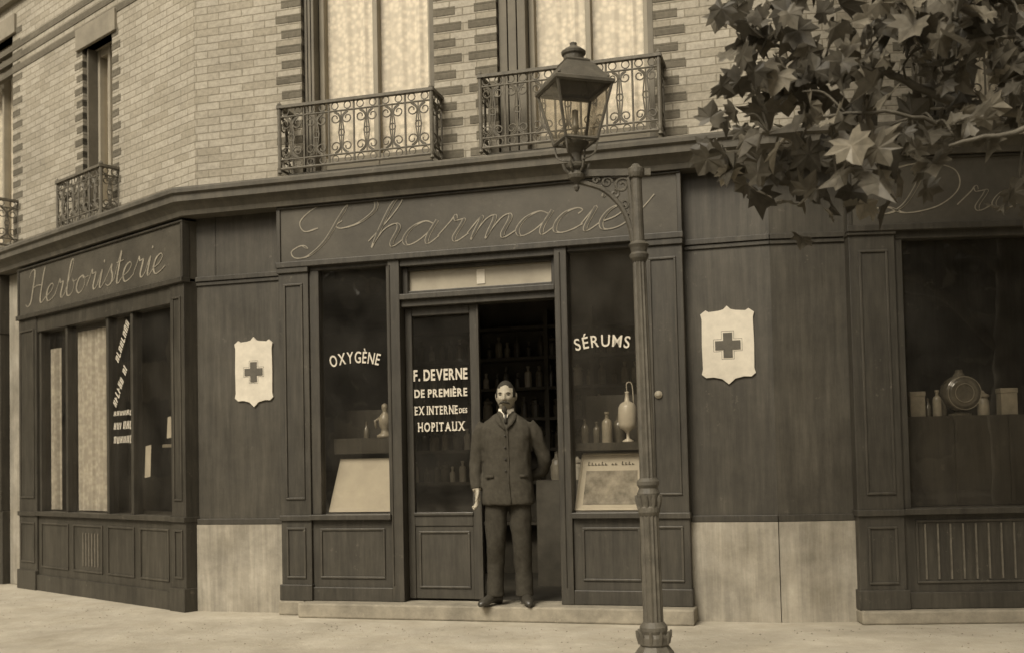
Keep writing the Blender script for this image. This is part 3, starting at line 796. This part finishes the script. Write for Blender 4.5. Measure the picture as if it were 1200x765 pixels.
# ---------------------------------------------------------------- street lamp
lamp = empty('street_lamp')
base = Vector((.806, 6.3, 0)); tiltm = Matrix.Rotation(R(-.7), 3, 'Y')
def LP(x, y, z): return base + tiltm @ Vector((x, y, z))
col = Part('column', M_lamp)
col.lathe(base, [(.15, 0), (.15, .03), (.12, .05), (.115, .10), (.085, .14)], 8, tilt=tiltm)
col.lathe(base, [(.07, .13), (.088, .15), (.088, .19), (.075, .21), (.082, .23), (.082, .25), (.060, .28)], 24, tilt=tiltm)
col.lathe(base, [(.060, .27), (.058, .60), (.056, .93)], 28, .12, tilt=tiltm)
col.lathe(base, [(.056, .90), (.066, .92), (.066, .945), (.056, .955), (.062, .99), (.068, 1.03), (.055, 1.06), (.066, 1.08), (.066, 1.10), (.050, 1.12)], 20, tilt=tiltm)
col.lathe(base, [(.048, 1.11), (.043, 1.8), (.039, 2.42)], 24, .14, tilt=tiltm)
col.lathe(base, [(.040, 2.40), (.054, 2.42), (.058, 2.44), (.046, 2.455), (.052, 2.48), (.062, 2.50), (.042, 2.52)], 20, tilt=tiltm)
col.lathe(base, [(.036, 2.51), (.033, 2.9), (.045, 2.905), (.052, 2.93), (.052, 2.955), (.03, 2.97), (.02, 2.985), (0, 2.99)], 16, tilt=tiltm)
for k in range(10):
    a = k*math.pi/5
    for zc, rr in ((.99, .060), (.20, .086)):
        col.tube([LP(rr*math.cos(a), rr*math.sin(a), zc-.05), LP((rr+.008)*math.cos(a), (rr+.008)*math.sin(a), zc), LP((rr+.016)*math.cos(a), (rr+.016)*math.sin(a), zc+.03)], [(.008, .004), (.013, .006), (.006, .004)], 6)
col.done(lamp)
br = Part('scroll_bracket', M_lamp)
ax = -.39
br.box(F(LP(0, 0, 0)[:2], (1, 0)), ax-.02, .05, -.018, .018, 2.915, 2.955)
def lc(pts, r, n=7): br.tube(catmull([LP(x, 0, z) for x, z in pts], n), r, 6)
lc([(-.03, 2.50), (-.05, 2.62), (-.10, 2.74), (-.20, 2.84), (-.33, 2.89), (ax, 2.925)], .016)
lc([(-.035, 2.60), (-.04, 2.80), (-.05, 2.92)], .012)
def lsp(cx, cz, r, a0, turns, sg):
    n = 20
    br.tube([LP(cx+r*(1-.75*k/n)*math.cos(a0+sg*turns*6.283*k/n), 0, cz+r*(1-.75*k/n)*math.sin(a0+sg*turns*6.283*k/n)) for k in range(n+1)], .009, 6)
lsp(-.085, 2.86, .05, R(0), 1.4, 1); lsp(-.075, 2.75, .032, R(180), 1.3, 1); lsp(-.175, 2.88, .033, R(0), 1.3, 1); lsp(-.24, 2.895, .022, R(0), 1.2, 1)
lsp(-.055, 2.675, .02, R(180), 1.2, -1); lsp(-.13, 2.81, .028, R(90), 1.2, -1)
br.done(lamp)
lb = LP(ax, 0, 0)
hb = Part('lantern_base', M_lamp)
hb.lathe(lb, [(0, 2.83), (.012, 2.84), (.018, 2.86), (.01, 2.875), (.022, 2.89), (.05, 2.91), (.055, 2.93), (.038, 2.955), (.06, 2.975), (.065, 2.99), (.035, 3.01), (.032, 3.06), (.05, 3.09), (.074, 3.11), (.08, 3.125), (.04, 3.13)], 16)
for k in range(6):
    a = k*math.pi/3; hb.tube([lb+Vector((.03*math.cos(a), .03*math.sin(a), 2.93)), lb+Vector((.068*math.cos(a), .068*math.sin(a), 2.965)), lb+Vector((.08*math.cos(a), .08*math.sin(a), 3.0))], .009, 6)
hb.done(lamp)
RZ = Matrix.Rotation(R(18), 3, 'Z')
def LQ(x, y, z): return lb + RZ @ Vector((x, y, z))
lf = Part('lantern_frame', M_lamp); lgp = Part('lantern_panes', M_lglass)
zb, zt, wb_, wt_ = 3.13, 3.45, .10, .172
cb = [(-1, -1), (1, -1), (1, 1), (-1, 1)]
for i in range(4):
    a, b = cb[i], cb[(i+1) % 4]
    lf.tube([LQ(a[0]*wb_, a[1]*wb_, zb), LQ(a[0]*wt_, a[1]*wt_, zt)], .010, 5)
    lf.tube([LQ(a[0]*wb_, a[1]*wb_, zb), LQ(b[0]*wb_, b[1]*wb_, zb)], .011, 5)
    lf.tube([LQ(a[0]*wt_, a[1]*wt_, zt), LQ(b[0]*wt_, b[1]*wt_, zt)], .012, 5)
    lgp.face([LQ(a[0]*wb_, a[1]*wb_, zb), LQ(b[0]*wb_, b[1]*wb_, zb), LQ(b[0]*wt_, b[1]*wt_, zt), LQ(a[0]*wt_, a[1]*wt_, zt)])
    lf.tube([LQ(a[0]*.035, a[1]*.035, 3.125), LQ(a[0]*wb_, a[1]*wb_, zb)], .008, 5)
    lf.tube(catmull([LQ(a[0]*.03, a[1]*.03, 3.02), LQ(a[0]*.085, a[1]*.085, 3.05), LQ(a[0]*wb_, a[1]*wb_, zb)], 4), .006, 5)
def frus(part, w0, z0, w1, z1):
    for i in range(4):
        a, b = cb[i], cb[(i+1) % 4]
        part.face([LQ(a[0]*w0, a[1]*w0, z0), LQ(b[0]*w0, b[1]*w0, z0), LQ(b[0]*w1, b[1]*w1, z1), LQ(a[0]*w1, a[1]*w1, z1)])
prof = [(wt_, zt-.008), (wt_+.014, zt), (wt_+.014, zt+.018), (wt_-.01, zt+.03), (.108, zt+.115), (.095, zt+.13), (.075, zt+.15), (.078, zt+.16), (.06, zt+.175)]
for (a, z0), (b, z1) in zip(prof, prof[1:]): frus(lf, a, z0, b, z1)
lf.lathe(lb, [(.06, zt+.165), (.062, zt+.20), (.072, zt+.21), (.075, zt+.225), (.05, zt+.245), (.03, zt+.255), (.02, zt+.265), (.022, zt+.28), (.0, zt+.29)], 16)
for i in range(4):
    a = cb[i]; lf.lathe(LQ(a[0]*.155, a[1]*.155, zt+.03), [(0, 0), (.01, .01), (.006, .025), (0, .035)], 6)
lf.done(lamp); lgp.done(lamp)
bu = Part('gas_burner', M_bot2)
bu.lathe(lb, [(0, 3.12), (.012, 3.12), (.012, 3.20), (.022, 3.21), (.022, 3.23), (.018, 3.24), (.02, 3.32), (.0, 3.33)], 12); bu.done(lamp, smooth=True)

# ---------------------------------------------------------------- plane tree
tree = empty('plane_tree')
bk2 = Part('trunk_and_branches', M_bark)
def br_(pts, r0, r1, seg=8):
    P = catmull(pts, 5); n = len(P)
    P = [p_+Vector((random.uniform(-1, 1), random.uniform(-1, 1), random.uniform(-1, 1)))*.012 for p_ in P]
    bk2.tube(P, [r0+(r1-r0)*i/(n-1) for i in range(n)], seg); return P
T = (4.3, 5.75)
br_([(T[0]+.02, T[1], -.02), (T[0], T[1], .3), (T[0]-.04, T[1]+.03, 1.3), (T[0]+.02, T[1], 2.2), (T[0]+.05, T[1], 3.4), (T[0], T[1]+.1, 5.0), (T[0]+.1, T[1], 6.8)], .19, .05, 14)
main = []
main += br_([(T[0], T[1], 2.1), (3.7, 5.7, 2.75), (3.2, 5.6, 2.98), (2.69, 5.6, 3.04), (2.37, 5.6, 3.10), (2.15, 5.65, 3.22), (1.97, 5.7, 3.32), (1.7, 5.75, 3.40), (1.35, 5.8, 3.55)], .045, .008)
main += br_([(2.69, 5.6, 3.04), (2.3, 5.5, 2.95), (1.95, 5.4, 2.98), (1.6, 5.4, 2.95), (1.35, 5.4, 2.9)], .014, .005)
main += br_([(T[0], T[1], 2.9), (3.4, 5.6, 3.5), (2.7, 5.6, 3.65), (2.1, 5.6, 3.75), (1.5, 5.6, 3.85)], .05, .012)
main += br_([(T[0], T[1], 2.4), (3.5, 5.2, 2.8), (2.9, 5.2, 2.9), (2.5, 5.2, 2.8), (2.2, 5.25, 2.75)], .03, .008)
for ang in range(0, 360, 45):
    a = R(ang); br_([(T[0], T[1], 3.2+ang/200), (T[0]+.9*math.cos(a), T[1]+.9*math.sin(a), 4.2+ang/200), (T[0]+1.8*math.cos(a), T[1]+1.8*math.sin(a), 4.9+ang/220)], .06, .012)
clusters = [(1.21, 3.56, 8), (1.33, 3.43, 10), (1.52, 3.52, 12), (1.48, 3.25, 11), (1.26, 3.12, 8), (1.33, 2.98, 9), (1.61, 3.34, 11), (1.70, 3.12, 11), (1.79, 3.47, 12), (1.84, 2.94, 11), (1.57, 2.85, 9), (1.52, 3.07, 9), (2.02, 3.16, 11), (2.06, 3.43, 11), (1.97, 2.84, 9), (2.24, 3.34, 12), (2.20, 2.98, 12), (2.29, 2.82, 8), (2.47, 3.47, 13), (2.47, 3.21, 12), (2.51, 2.94, 10), (1.30, 2.78, 6), (1.60, 2.58, 5), (2.74, 2.62, 7), (2.02, 3.54, 12), (2.67, 3.34, 13), (1.76, 2.62, 4), (1.45, 2.72, 6), (2.75, 3.05, 13), (3.0, 2.85, 12), (3.0, 3.3, 16), (3.3, 3.1, 16), (3.5, 3.5, 18), (1.38, 3.62, 9), (1.75, 2.78, 8), (1.25, 3.30, 6), (2.35, 3.58, 11), (2.62, 3.58, 11), (1.22, 2.95, 5), (2.12, 2.74, 5)]
leaves = []
for (cx, cz, n) in clusters:
    cy = random.uniform(5.35, 5.85)
    c = Vector((cx, cy, cz))
    nb = min(main, key=lambda p_: (p_-c).length + (0 if p_.z > cz-.1 else .3))
    mid = (nb+c)/2+Vector((0, 0, .06))
    bk2.tube(catmull([nb, mid, c+Vector((0, 0, .02))], 4), [.007]*8+[.003], 5)
    for _ in range(int(n*1.1)):
        k = Vector((max(-.2, random.gauss(0, .13)), random.gauss(0, .18), max(-.17, random.gauss(0, .11))))
        leaves.append(c+k)
for _ in range(5200):
    while True:
        v = Vector((random.uniform(-1, 1), random.uniform(-1, 1), random.uniform(-1, 1)))
        if .35 < v.length < 1: break
    c = Vector((T[0]+v.x*3.0, T[1]+v.y*2.6, 5.5+v.z*2.0))
    if c.z < 3.75 and c.x < 3.1: continue
    if c.z < 4.5 and c.x < 2.9 and c.y < 5.2: continue
    if noise.noise(c*1.1) < -.12: continue
    leaves.append(c)
bk2.done(tree, smooth=True)
LS = [(0, -.05), (.16, -.20), (.34, -.22), (.31, -.06), (.54, .08), (.37, .15), (.43, .38), (.24, .33), (.15, .46), (0, .68)]
LS = LS+[(-x, y) for x, y in LS[-2:0:-1]]
lv = []; lfc = []; lmi = []
for c in leaves:
    s = random.uniform(.12, .23)
    e = Euler((random.gauss(R(72), .6), random.gauss(0, .6), random.uniform(0, 6.28)))
    Mx = e.to_matrix()
    if random.random() < .75: Mx = Mx @ Matrix.Rotation(math.pi, 3, 'Z')
    b0 = len(lv); lv.append(c+Mx @ Vector((0, .08*s, 0)))
    curl = random.uniform(-.5, .8); fold = random.uniform(.1, .55)
    for (x, y) in LS:
        jx = x*random.uniform(.86, 1.12); jy = y*random.uniform(.88, 1.12)
        lv.append(c+Mx @ (Vector((jx, jy, fold*abs(jx)-curl*jy*jy+random.uniform(-.04, .04)))*s))
    n = len(LS); mi = random.choice([0, 0, 0, 1, 1, 1, 2, 2, 3])
    for k in range(n):
        lfc.append((b0, b0+1+k, b0+1+(k+1) % n)); lmi.append(mi)
me = bpy.data.meshes.new('foliage'); me.from_pydata([tuple(v) for v in lv], [], lfc)
for m in (leafmat('leaf_dark', .065), leafmat('leaf_mid', .10), leafmat('leaf_light', .14), leafmat('leaf_pale', .22)): me.materials.append(m)
me.polygons.foreach_set('material_index', lmi); me.update()
o = bpy.data.objects.new('foliage', me); COL.objects.link(o); o.parent = tree

# ---------------------------------------------------------------- opposite side of the street (seen in reflections)
ob = empty('opposite_building')
p = Part('walls', M_brick); p.box(W0, -46, -17, 24, 32, -.1, 12); p.box(W0, 0, 32, 24, 32, -.1, 11); p.done(ob)
p = Part('windows', M_dark)
for fl_ in range(3):
    for k in range(9): p.box(W0, -44+k*3.1, -42.7+k*3.1, 23.95, 23.99, 1+fl_*3.1, 3.0+fl_*3.1); p.box(W0, 1.5+k*3.1, 2.8+k*3.1, 23.95, 23.99, 1+fl_*3.1, 3.0+fl_*3.1)
p.done(ob)
p = Part('roof', M_fascia)
for a, b, h in ((-46, -17, 12), (0, 32, 11)): p.face([(a, -23.8, h), (b, -23.8, h), (b, -27, h+3), (a, -27, h+3)])
p.done(ob)
nb_ = empty('neighbouring_building')
p = Part('walls', M_render); p.box(W0, -34, -26, -34, 14, -.1, 13); p.done(nb_)
p = Part('windows', M_dark)
for fl_ in range(3):
    for k in range(14): p.box(W0, -26, -25.96, -31.5+k*3.2, -30.2+k*3.2, 1+fl_*3.4, 3.2+fl_*3.4)
p.done(nb_)
rowm = Part('tree_row', M_bark); idx = []
for tx in (-24, -18.5, -4.0, 2.5, 8.5, 14.5):
    vs, fs = tube([(tx, -15, -.1), (tx+.1, -15, 3), (tx, -15, 6)], [.25, .2, .12], 8); rowm.add(vs, fs); idx += [0]*len(fs)
    for _ in range(1700):
        while True:
            v = Vector((random.uniform(-1, 1), random.uniform(-1, 1), random.uniform(-1, 1)))
            if v.length < 1: break
        c = Vector((tx+v.x*3.8, -15+v.y*2.8, 5.6+v.z*3.6))
        if noise.noise(c*.6) < -.15: continue
        s = random.uniform(.16, .34); e = Euler((random.uniform(0, 6), random.uniform(0, 6), 0)).to_matrix()
        rowm.face([c+e @ Vector((-s, -s, 0)), c+e @ Vector((s, -s*.6, 0)), c+e @ Vector((s*.8, s, 0)), c+e @ Vector((-s*.7, s*.8, 0))]); idx.append(1)
rowm.done(None, mats=[M_bark, bpy.data.materials['leaf_dark']], midx=idx)

# ---------------------------------------------------------------- the pharmacist
M_coat = mat('wool_coat', .052, .95, .18, 40, .35, 160, spec=.1)
M_trou = mat('wool_trousers', .040, .95, .2, 40, .3, 160, spec=.1)
M_skin = mat('skin', .30, .6, .1, 30, .05, 60, spec=.3)
M_hair = mat('hair', .035, .8, .4, 90, .4, 120, (1, 1, .3), spec=.2)
M_beard = mat('beard', .040, .8, .5, 90, .4, 120, (1, 1, .3), spec=.2)
M_shoe = mat('shoe_leather', .035, .35, .2, 20, .1, spec=.5)
M_coll = mat('starched_collar', .60, .7, .05, 20, 0)
M_eye = mat('eye_dark', .02, .3, .1, 20, 0)
M_tie = mat('silk_tie', .03, .5, .1, 20, 0)
HP = []
def remesh(geos, vox, sm=3, disp=0):
    vs = []; fs = []
    for a, b in geos:
        i = len(vs); vs += a; fs += [tuple(i+k for k in f) for f in b]
    me = bpy.data.meshes.new('r'); me.from_pydata([tuple(v) for v in vs], [], fs); me.update()
    bm = bmesh.new(); bm.from_mesh(me); bmesh.ops.recalc_face_normals(bm, faces=bm.faces); bm.to_mesh(me); bm.free()
    o = bpy.data.objects.new('r', me); COL.objects.link(o)
    m = o.modifiers.new('r', 'REMESH'); m.mode = 'VOXEL'; m.voxel_size = vox
    if sm: s = o.modifiers.new('s', 'SMOOTH'); s.iterations = sm; s.factor = .6
    dg = bpy.context.evaluated_depsgraph_get(); dg.update()
    e = bpy.data.meshes.new_from_object(o.evaluated_get(dg))
    V = [v.co.copy() for v in e.vertices]; Nn = [v.normal.copy() for v in e.vertices]
    if disp:
        for k in range(len(V)):
            p_ = V[k]
            a = noise.noise(Vector((p_.x*9, p_.y*9, p_.z*5+3)))*.6+noise.noise(Vector((p_.x*22+p_.z*6, p_.y*20, p_.z*14)))*.5
            V[k] = p_+Nn[k]*a*disp
    Fc = [tuple(p_.vertices) for p_ in e.polygons]
    bpy.data.objects.remove(o)
    return V, Fc
def ringloft(rings, seg=28, pw=2.4):
    vs = []; fs = []
    for (z, rx, ry, cx, cy) in rings:
        for k in range(seg):
            a = 2*math.pi*k/seg; c, s = math.cos(a), math.sin(a)
            vs.append(Vector((cx+rx*math.copysign(abs(c)**(2/pw), c), cy+ry*math.copysign(abs(s)**(2/pw), s), z)))
    n = len(rings)
    for i in range(n-1):
        for k in range(seg): fs.append((i*seg+k, i*seg+(k+1) % seg, (i+1)*seg+(k+1) % seg, (i+1)*seg+k))
    fs.append(tuple(range(seg))[::-1]); fs.append(tuple((n-1)*seg+k for k in range(seg)))
    return vs, fs
torso = ringloft([(.775, .204, .142, 0, .0), (.80, .207, .145, 0, 0), (.90, .204, .145, 0, 0), (1.0, .194, .140, 0, 0), (1.10, .182, .135, 0, -.003), (1.20, .184, .135, 0, -.006), (1.30, .196, .135, 0, -.004), (1.37, .200, .125, 0, .0), (1.42, .180, .105, 0, .005), (1.455, .130, .085, 0, .01), (1.485, .078, .067, 0, .012), (1.505, .062, .06, 0, .012)])
armL = tube(catmull([(-.160, .01, 1.390), (-.206, .01, 1.33), (-.232, .015, 1.20), (-.245, .01, 1.10), (-.248, -.01, 1.0), (-.240, -.035, .90)], 5), [.070-.027*i/25 for i in range(26)], 16)
armR = tube(catmull([(.160, .01, 1.390), (.214, .01, 1.33), (.260, .035, 1.22), (.292, .07, 1.12), (.27, .13, 1.04), (.17, .185, .985)], 5), [.070-.027*i/25 for i in range(26)], 16)
V_, F_ = remesh([torso, armL, armR], .0085, 4, .014); HP.append((V_, F_, M_coat))
def leg(sx, fx, fy): return tube(catmull([(sx*.092, 0, .95), (sx*.094, -.005, .78), (sx*.098+fx*.3, -.014, .50), (sx*.102+fx*.7, .012, .28), (sx*.105+fx, fy, .065)], 6), [.104, .100, .092, .086, .078, .072, .068, .066, .072], 18)
V_, F_ = remesh([leg(-1, -.012, .0), leg(1, .008, .0), ringloft([(.80, .18, .12, 0, 0), (.95, .18, .12, 0, 0)])], .009, 3, .011); HP.append((V_, F_, M_trou))
def shoe(cx, cy, ang):
    pr = [(.09, .018, .03, .03), (.075, .030, .052, .040), (.04, .034, .060, .06), (0, .036, .050, .065), (-.05, .042, .038, .055), (-.10, .046, .032, .042), (-.15, .040, .028, .035), (-.185, .022, .020, .024), (-.195, .006, .012, .02)]
    vs = []; fs = []; seg = 16; Rm = Matrix.Rotation(ang, 3, 'Z')
    for (y, rx, rz, cz) in pr:
        for k in range(seg):
            a = 2*math.pi*k/seg; z = max(.002, cz+rz*math.sin(a))
            vs.append(Vector((cx, cy, 0))+Rm @ Vector((rx*math.cos(a), y, z)))
    n = len(pr)
    for i in range(n-1):
        for k in range(seg): fs.append((i*seg+k, i*seg+(k+1) % seg, (i+1)*seg+(k+1) % seg, (i+1)*seg+k))
    fs.append(tuple(range(seg))); fs.append(tuple((n-1)*seg+k for k in range(seg)))
    HP.append((vs, fs, M_shoe))
shoe(-.125, 0.01, R(-32)); shoe(.118, 0.01, R(12))
HP.append((*tube([(0, .015, 1.44), (0, .010, 1.50), (0, .004, 1.58)], [.056, .052, .052], 20), M_skin))
def band(r0, r1, z0, z1, m, cy=.010, front=.0):
    seg = 32; vs = []; fs = []
    for (r, z) in ((r0, z0), (r1, z1), (r1-.006, z1), (r0-.006, z0)):
        for k in range(seg):
            a = 2*math.pi*k/seg; vs.append(Vector((r*math.cos(a), cy+r*math.sin(a)*1.05, z-front*max(0, -math.sin(a)))))
    for i in range(3):
        for k in range(seg): fs.append((i*seg+k, i*seg+(k+1) % seg, (i+1)*seg+(k+1) % seg, (i+1)*seg+k))
    HP.append((vs, fs, m))
band(.064, .060, 1.480, 1.528, M_coll, .008, .012)
HP.append(([Vector(v) for v in ((-.026, -.064, 1.495), (.026, -.064, 1.495), (.004, -.116, 1.425), (-.004, -.116, 1.425), (0, -.078, 1.495))], [(0, 4, 3), (4, 2, 3), (4, 1, 2)], M_coll))
HP.append((*tube([(0, -.072, 1.492), (0, -.090, 1.470), (0, -.120, 1.41)], [(.013, .009), (.009, .007), (.012, .006)], 8), M_tie))
for sg in (-1, 1):
    pts = [(sg*.070, .030, 1.496), (sg*.066, -.035, 1.490), (sg*.044, -.084, 1.455), (sg*.024, -.127, 1.405), (sg*.006, -.141, 1.365)]
    pts2 = [(sg*.088, .030, 1.474), (sg*.088, -.045, 1.462), (sg*.074, -.104, 1.428), (sg*.052, -.134, 1.395), (sg*.010, -.145, 1.355)]
    vs = [Vector(p_) for p_ in pts+pts2]; off = Vector((0, -.006, .004)); vs += [v+off for v in vs]
    n = 5; fs = []
    for i in range(n-1):
        fs += [(i, i+1, n+i+1, n+i), (2*n+i, 2*n+i+1, 3*n+i+1, 3*n+i), (i, i+1, 2*n+i+1, 2*n+i), (n+i, n+i+1, 3*n+i+1, 3*n+i)]
    HP.append((vs, fs, M_coat))
HP.append((*tube(catmull([(.012, -.140, 1.35), (.018, -.140, 1.2), (.018, -.139, 1.1), (.016, -.146, .95), (.030, -.147, .79)], 5), [(.005, .003)]*21, 6), M_coat))
for z in (1.31, 1.22, 1.13, 1.04):
    HP.append((*tube([(-.006, -.138, z), (-.006, -.149, z)], [.008, .007], 10), M_tie))
for sg in (-1, 1):
    HP.append((*tube([(sg*.10, -.136, 1.0), (sg*.165, -.110, .995)], [(.003, .014), (.003, .014)], 6), M_coat))
def hand(w, d, side, m):
    w = Vector(w); d = Vector(d).normalized(); s = Vector(side); s = (s-d*s.dot(d)).normalized(); nrm = d.cross(s)
    def T3(a, b, c): return w+d*a+s*b+nrm*c
    geos = [tube([w-d*.03, w+d*.01], [.024, .024], 12)]
    for b in (-.027, -.009, .009, .027): geos.append(tube([T3(.0, b*.6, 0), T3(.05, b, 0), T3(.09, b, -.002)], [.017, .0145, .0115], 10))
    for b, ln in ((.029, .072), (.010, .082), (-.009, .076), (-.027, .060)):
        geos.append(tube(catmull([T3(.08, b, 0), T3(.08+ln*.45, b*1.02, .010), T3(.08+ln*.75, b*1.02, .026), T3(.08+ln*.92, b, .044)], 3), [.0095, .0088, .007], 9))
    geos.append(tube(catmull([T3(.02, .025, .0), T3(.045, .048, .010), T3(.075, .056, .022), T3(.098, .054, .032)], 3), [.014, .011, .008], 9))
    V_, F_ = remesh(geos, .0032, 1, 0); HP.append((V_, F_, m))
hand((-.239, -.037, .90), (.08, -.12, -1), (.35, -1, 0), M_skin)
hand((.18, .18, .99), (-1, .12, -.25), (0, .1, 1), M_skin)
HP.append((*tube([(-.240, -.033, .904), (-.239, -.037, .895)], [.036, .034], 14), M_coll))
HR = Matrix.Rotation(R(-5), 3, 'Z') @ Matrix.Rotation(R(2), 3, 'X')
HC = Vector((0, -.004, 1.620)); HS = 1.0
def head():
    nu, nv = 96, 84; vs = []; fs = []; fm = []
    def gs(x, s): return math.exp(-(x/s)**2)
    hairm = {}
    for j in range(nv+1):
        th = math.pi*j/nv
        for i in range(nu):
            ph = 2*math.pi*i/nu
            x = math.sin(th)*math.sin(ph); y = -math.sin(th)*math.cos(ph); z = math.cos(th)
            X, Y, Z = x*.076, y*.094, z*.122
            if z < 0:
                X *= 1-.27*(-z)**1.6
                if y < 0: Y *= 1-.06*(-z)
                else: Y *= 1-.35*(-z)**1.2
            if y > 0 and z > -.3: Y *= 1.05
            if y < 0:
                pn_ = gs(Z+.022, .015)+.6*gs(Z-.0, .016)+.25*gs(Z-.018, .012)
                Y -= .023*gs(X, .011+.004*gs(Z+.025, .012))*pn_
                Y += .0075*(gs(X-.031, .015)+gs(X+.031, .015))*gs(Z-.010, .009)
                Y -= .0045*(gs(X-.03, .022)+gs(X+.03, .022))*gs(Z-.030, .009)
                Y -= .006*(gs(X-.042, .016)+gs(X+.042, .016))*gs(Z+.018, .016)
                Y += .005*(gs(X-.040, .012)+gs(X+.040, .012))*gs(Z+.052, .018)
                Y -= .005*gs(X, .024)*gs(Z+.055, .014); Y += .003*gs(X, .022)*gs(Z+.062, .003)
                Y -= .009*gs(X, .024)*gs(Z+.100, .018)
            line = .72-.20*min(1, abs(x)*2.0)**2+noise.noise(Vector((x*9, y*9, z*9)))*.06
            hair = (z > line) or (abs(x) > .76 and z > -.05 and y > -.62) or (y > -.12 and z > .0) or (y > .15 and z > -.48)
            if hair: X *= 1.03; Y *= 1.03; Z *= 1.025
            hairm[(i, j)] = hair
            vs.append(Vector((X, Y, Z)))
    for j in range(nv):
        for i in range(nu):
            fs.append((j*nu+i, j*nu+(i+1) % nu, (j+1)*nu+(i+1) % nu, (j+1)*nu+i)); fm.append(1 if hairm[(i, j)] else 0)
    return vs, fs, fm
hv, hf, hm = head()
hv = [HC+HR @ (v*HS) for v in hv]
HP.append((hv, [f for f, m in zip(hf, hm) if m == 0], M_skin)); HP.append((hv, [f for f, m in zip(hf, hm) if m == 1], M_hair))
def H(x, y, z): return HC+HR @ (Vector((x, y, z))*HS)
for sg in (-1, 1):
    HP.append((*tube(catmull([H(sg*.072, .012, -.030), H(sg*.077, .018, -.02), H(sg*.081, .022, .003), H(sg*.079, .018, .018), H(sg*.073, .006, .020)], 3), [(.005, .008)]*13, 8), M_skin))
    HP.append((*tube([H(sg*.072, .008, -.022), H(sg*.075, .012, .014)], [.009, .010], 8), M_skin))
    HP.append((*tube([H(sg*.021, -.0815, .010), H(sg*.030, -.083, .0108), H(sg*.040, -.078, .009)], [.0018, .0044, .0018], 8), M_eye))
    HP.append((*tube([H(sg*.014, -.089, .023), H(sg*.030, -.0895, .029), H(sg*.047, -.077, .023)], [.0028, .0042, .0020], 7), M_hair))
    HP.append((*tube(catmull([H(0, -.104, -.043), H(sg*.014, -.103, -.046), H(sg*.030, -.093, -.053), H(sg*.042, -.083, -.061)], 3), [.0080, .0095, .008, .003], 8), M_beard))
HP.append((*tube(catmull([H(0, -.093, -.076), H(0, -.097, -.090), H(0, -.096, -.106), H(0, -.091, -.122), H(0, -.085, -.132)], 3), [(.010, .006), (.017, .011), (.022, .014), (.017, .012), (.003, .003)], 10), M_beard))
mats = []; V = []; Fa = []; Mi = []
for vs, fs, m in HP:
    if m not in mats: mats.append(m)
    i = len(V); V += vs; Fa += [tuple(i+k for k in f) for f in fs]; Mi += [mats.index(m)]*len(fs)
me = bpy.data.meshes.new('man'); me.from_pydata([tuple(v) for v in V], [], Fa)
for m in mats: me.materials.append(m)
me.polygons.foreach_set('material_index', Mi)
for p_ in me.polygons: p_.use_smooth = True
me.update()
bm = bmesh.new(); bm.from_mesh(me); bmesh.ops.recalc_face_normals(bm, faces=bm.faces); bm.to_mesh(me); bm.free()
man = bpy.data.objects.new('man', me); COL.objects.link(man)
man.location = (-.045, 8.34, .118); man.rotation_euler = (0, 0, R(-3))

# ---------------------------------------------------------------- light, world, camera
EL = R(46)
sd = Vector((-.50, -.80, 0)).normalized()*math.cos(EL)+Vector((0, 0, math.sin(EL)))
sl = bpy.data.lights.new('sun', 'SUN'); sl.energy = 3.3; sl.angle = R(26); sl.color = (1, .925, .79)
so = bpy.data.objects.new('sun', sl); COL.objects.link(so); so.rotation_euler = sd.to_track_quat('Z', 'Y').to_euler(); so.location = (-5, -5, 12)
wd = bpy.data.worlds.new('World'); scene.world = wd; wd.use_nodes = True
N, L = wd.node_tree.nodes, wd.node_tree.links
bg = N['Background']
sky = N.new('ShaderNodeTexSky'); sky.sky_type = 'NISHITA'; sky.sun_disc = False; sky.sun_elevation = EL; sky.sun_rotation = math.atan2(sd.x, sd.y)
sky.dust_density = 4; sky.air_density = 1
bw = N.new('ShaderNodeRGBToBW'); L.new(sky.outputs[0], bw.inputs[0])
mx = N.new('ShaderNodeMixRGB'); mx.blend_type = 'MULTIPLY'; mx.inputs[0].default_value = 1; mx.inputs[2].default_value = (1.09, .965, .79, 1)
L.new(bw.outputs[0], mx.inputs[1]); L.new(mx.outputs[0], bg.inputs[0]); bg.inputs[1].default_value = .15
cam = bpy.data.cameras.new('camera'); cam.sensor_width = 36; cam.sensor_fit = 'HORIZONTAL'; cam.lens = 37.5; cam.shift_y = .087; cam.clip_end = 600
cam.dof.use_dof = True; cam.dof.focus_distance = 7.7; cam.dof.aperture_fstop = 1.6
cobj = bpy.data.objects.new('camera', cam); COL.objects.link(cobj)
cobj.location = (0, 0, 1.25)
cobj.rotation_euler = (Euler((R(92.3), 0, 0)).to_matrix() @ Matrix.Rotation(R(-1.26), 3, 'Z')).to_euler()
scene.camera = cobj
scene.view_settings.view_transform = 'Standard'; scene.view_settings.look = 'None'; scene.view_settings.exposure = 0
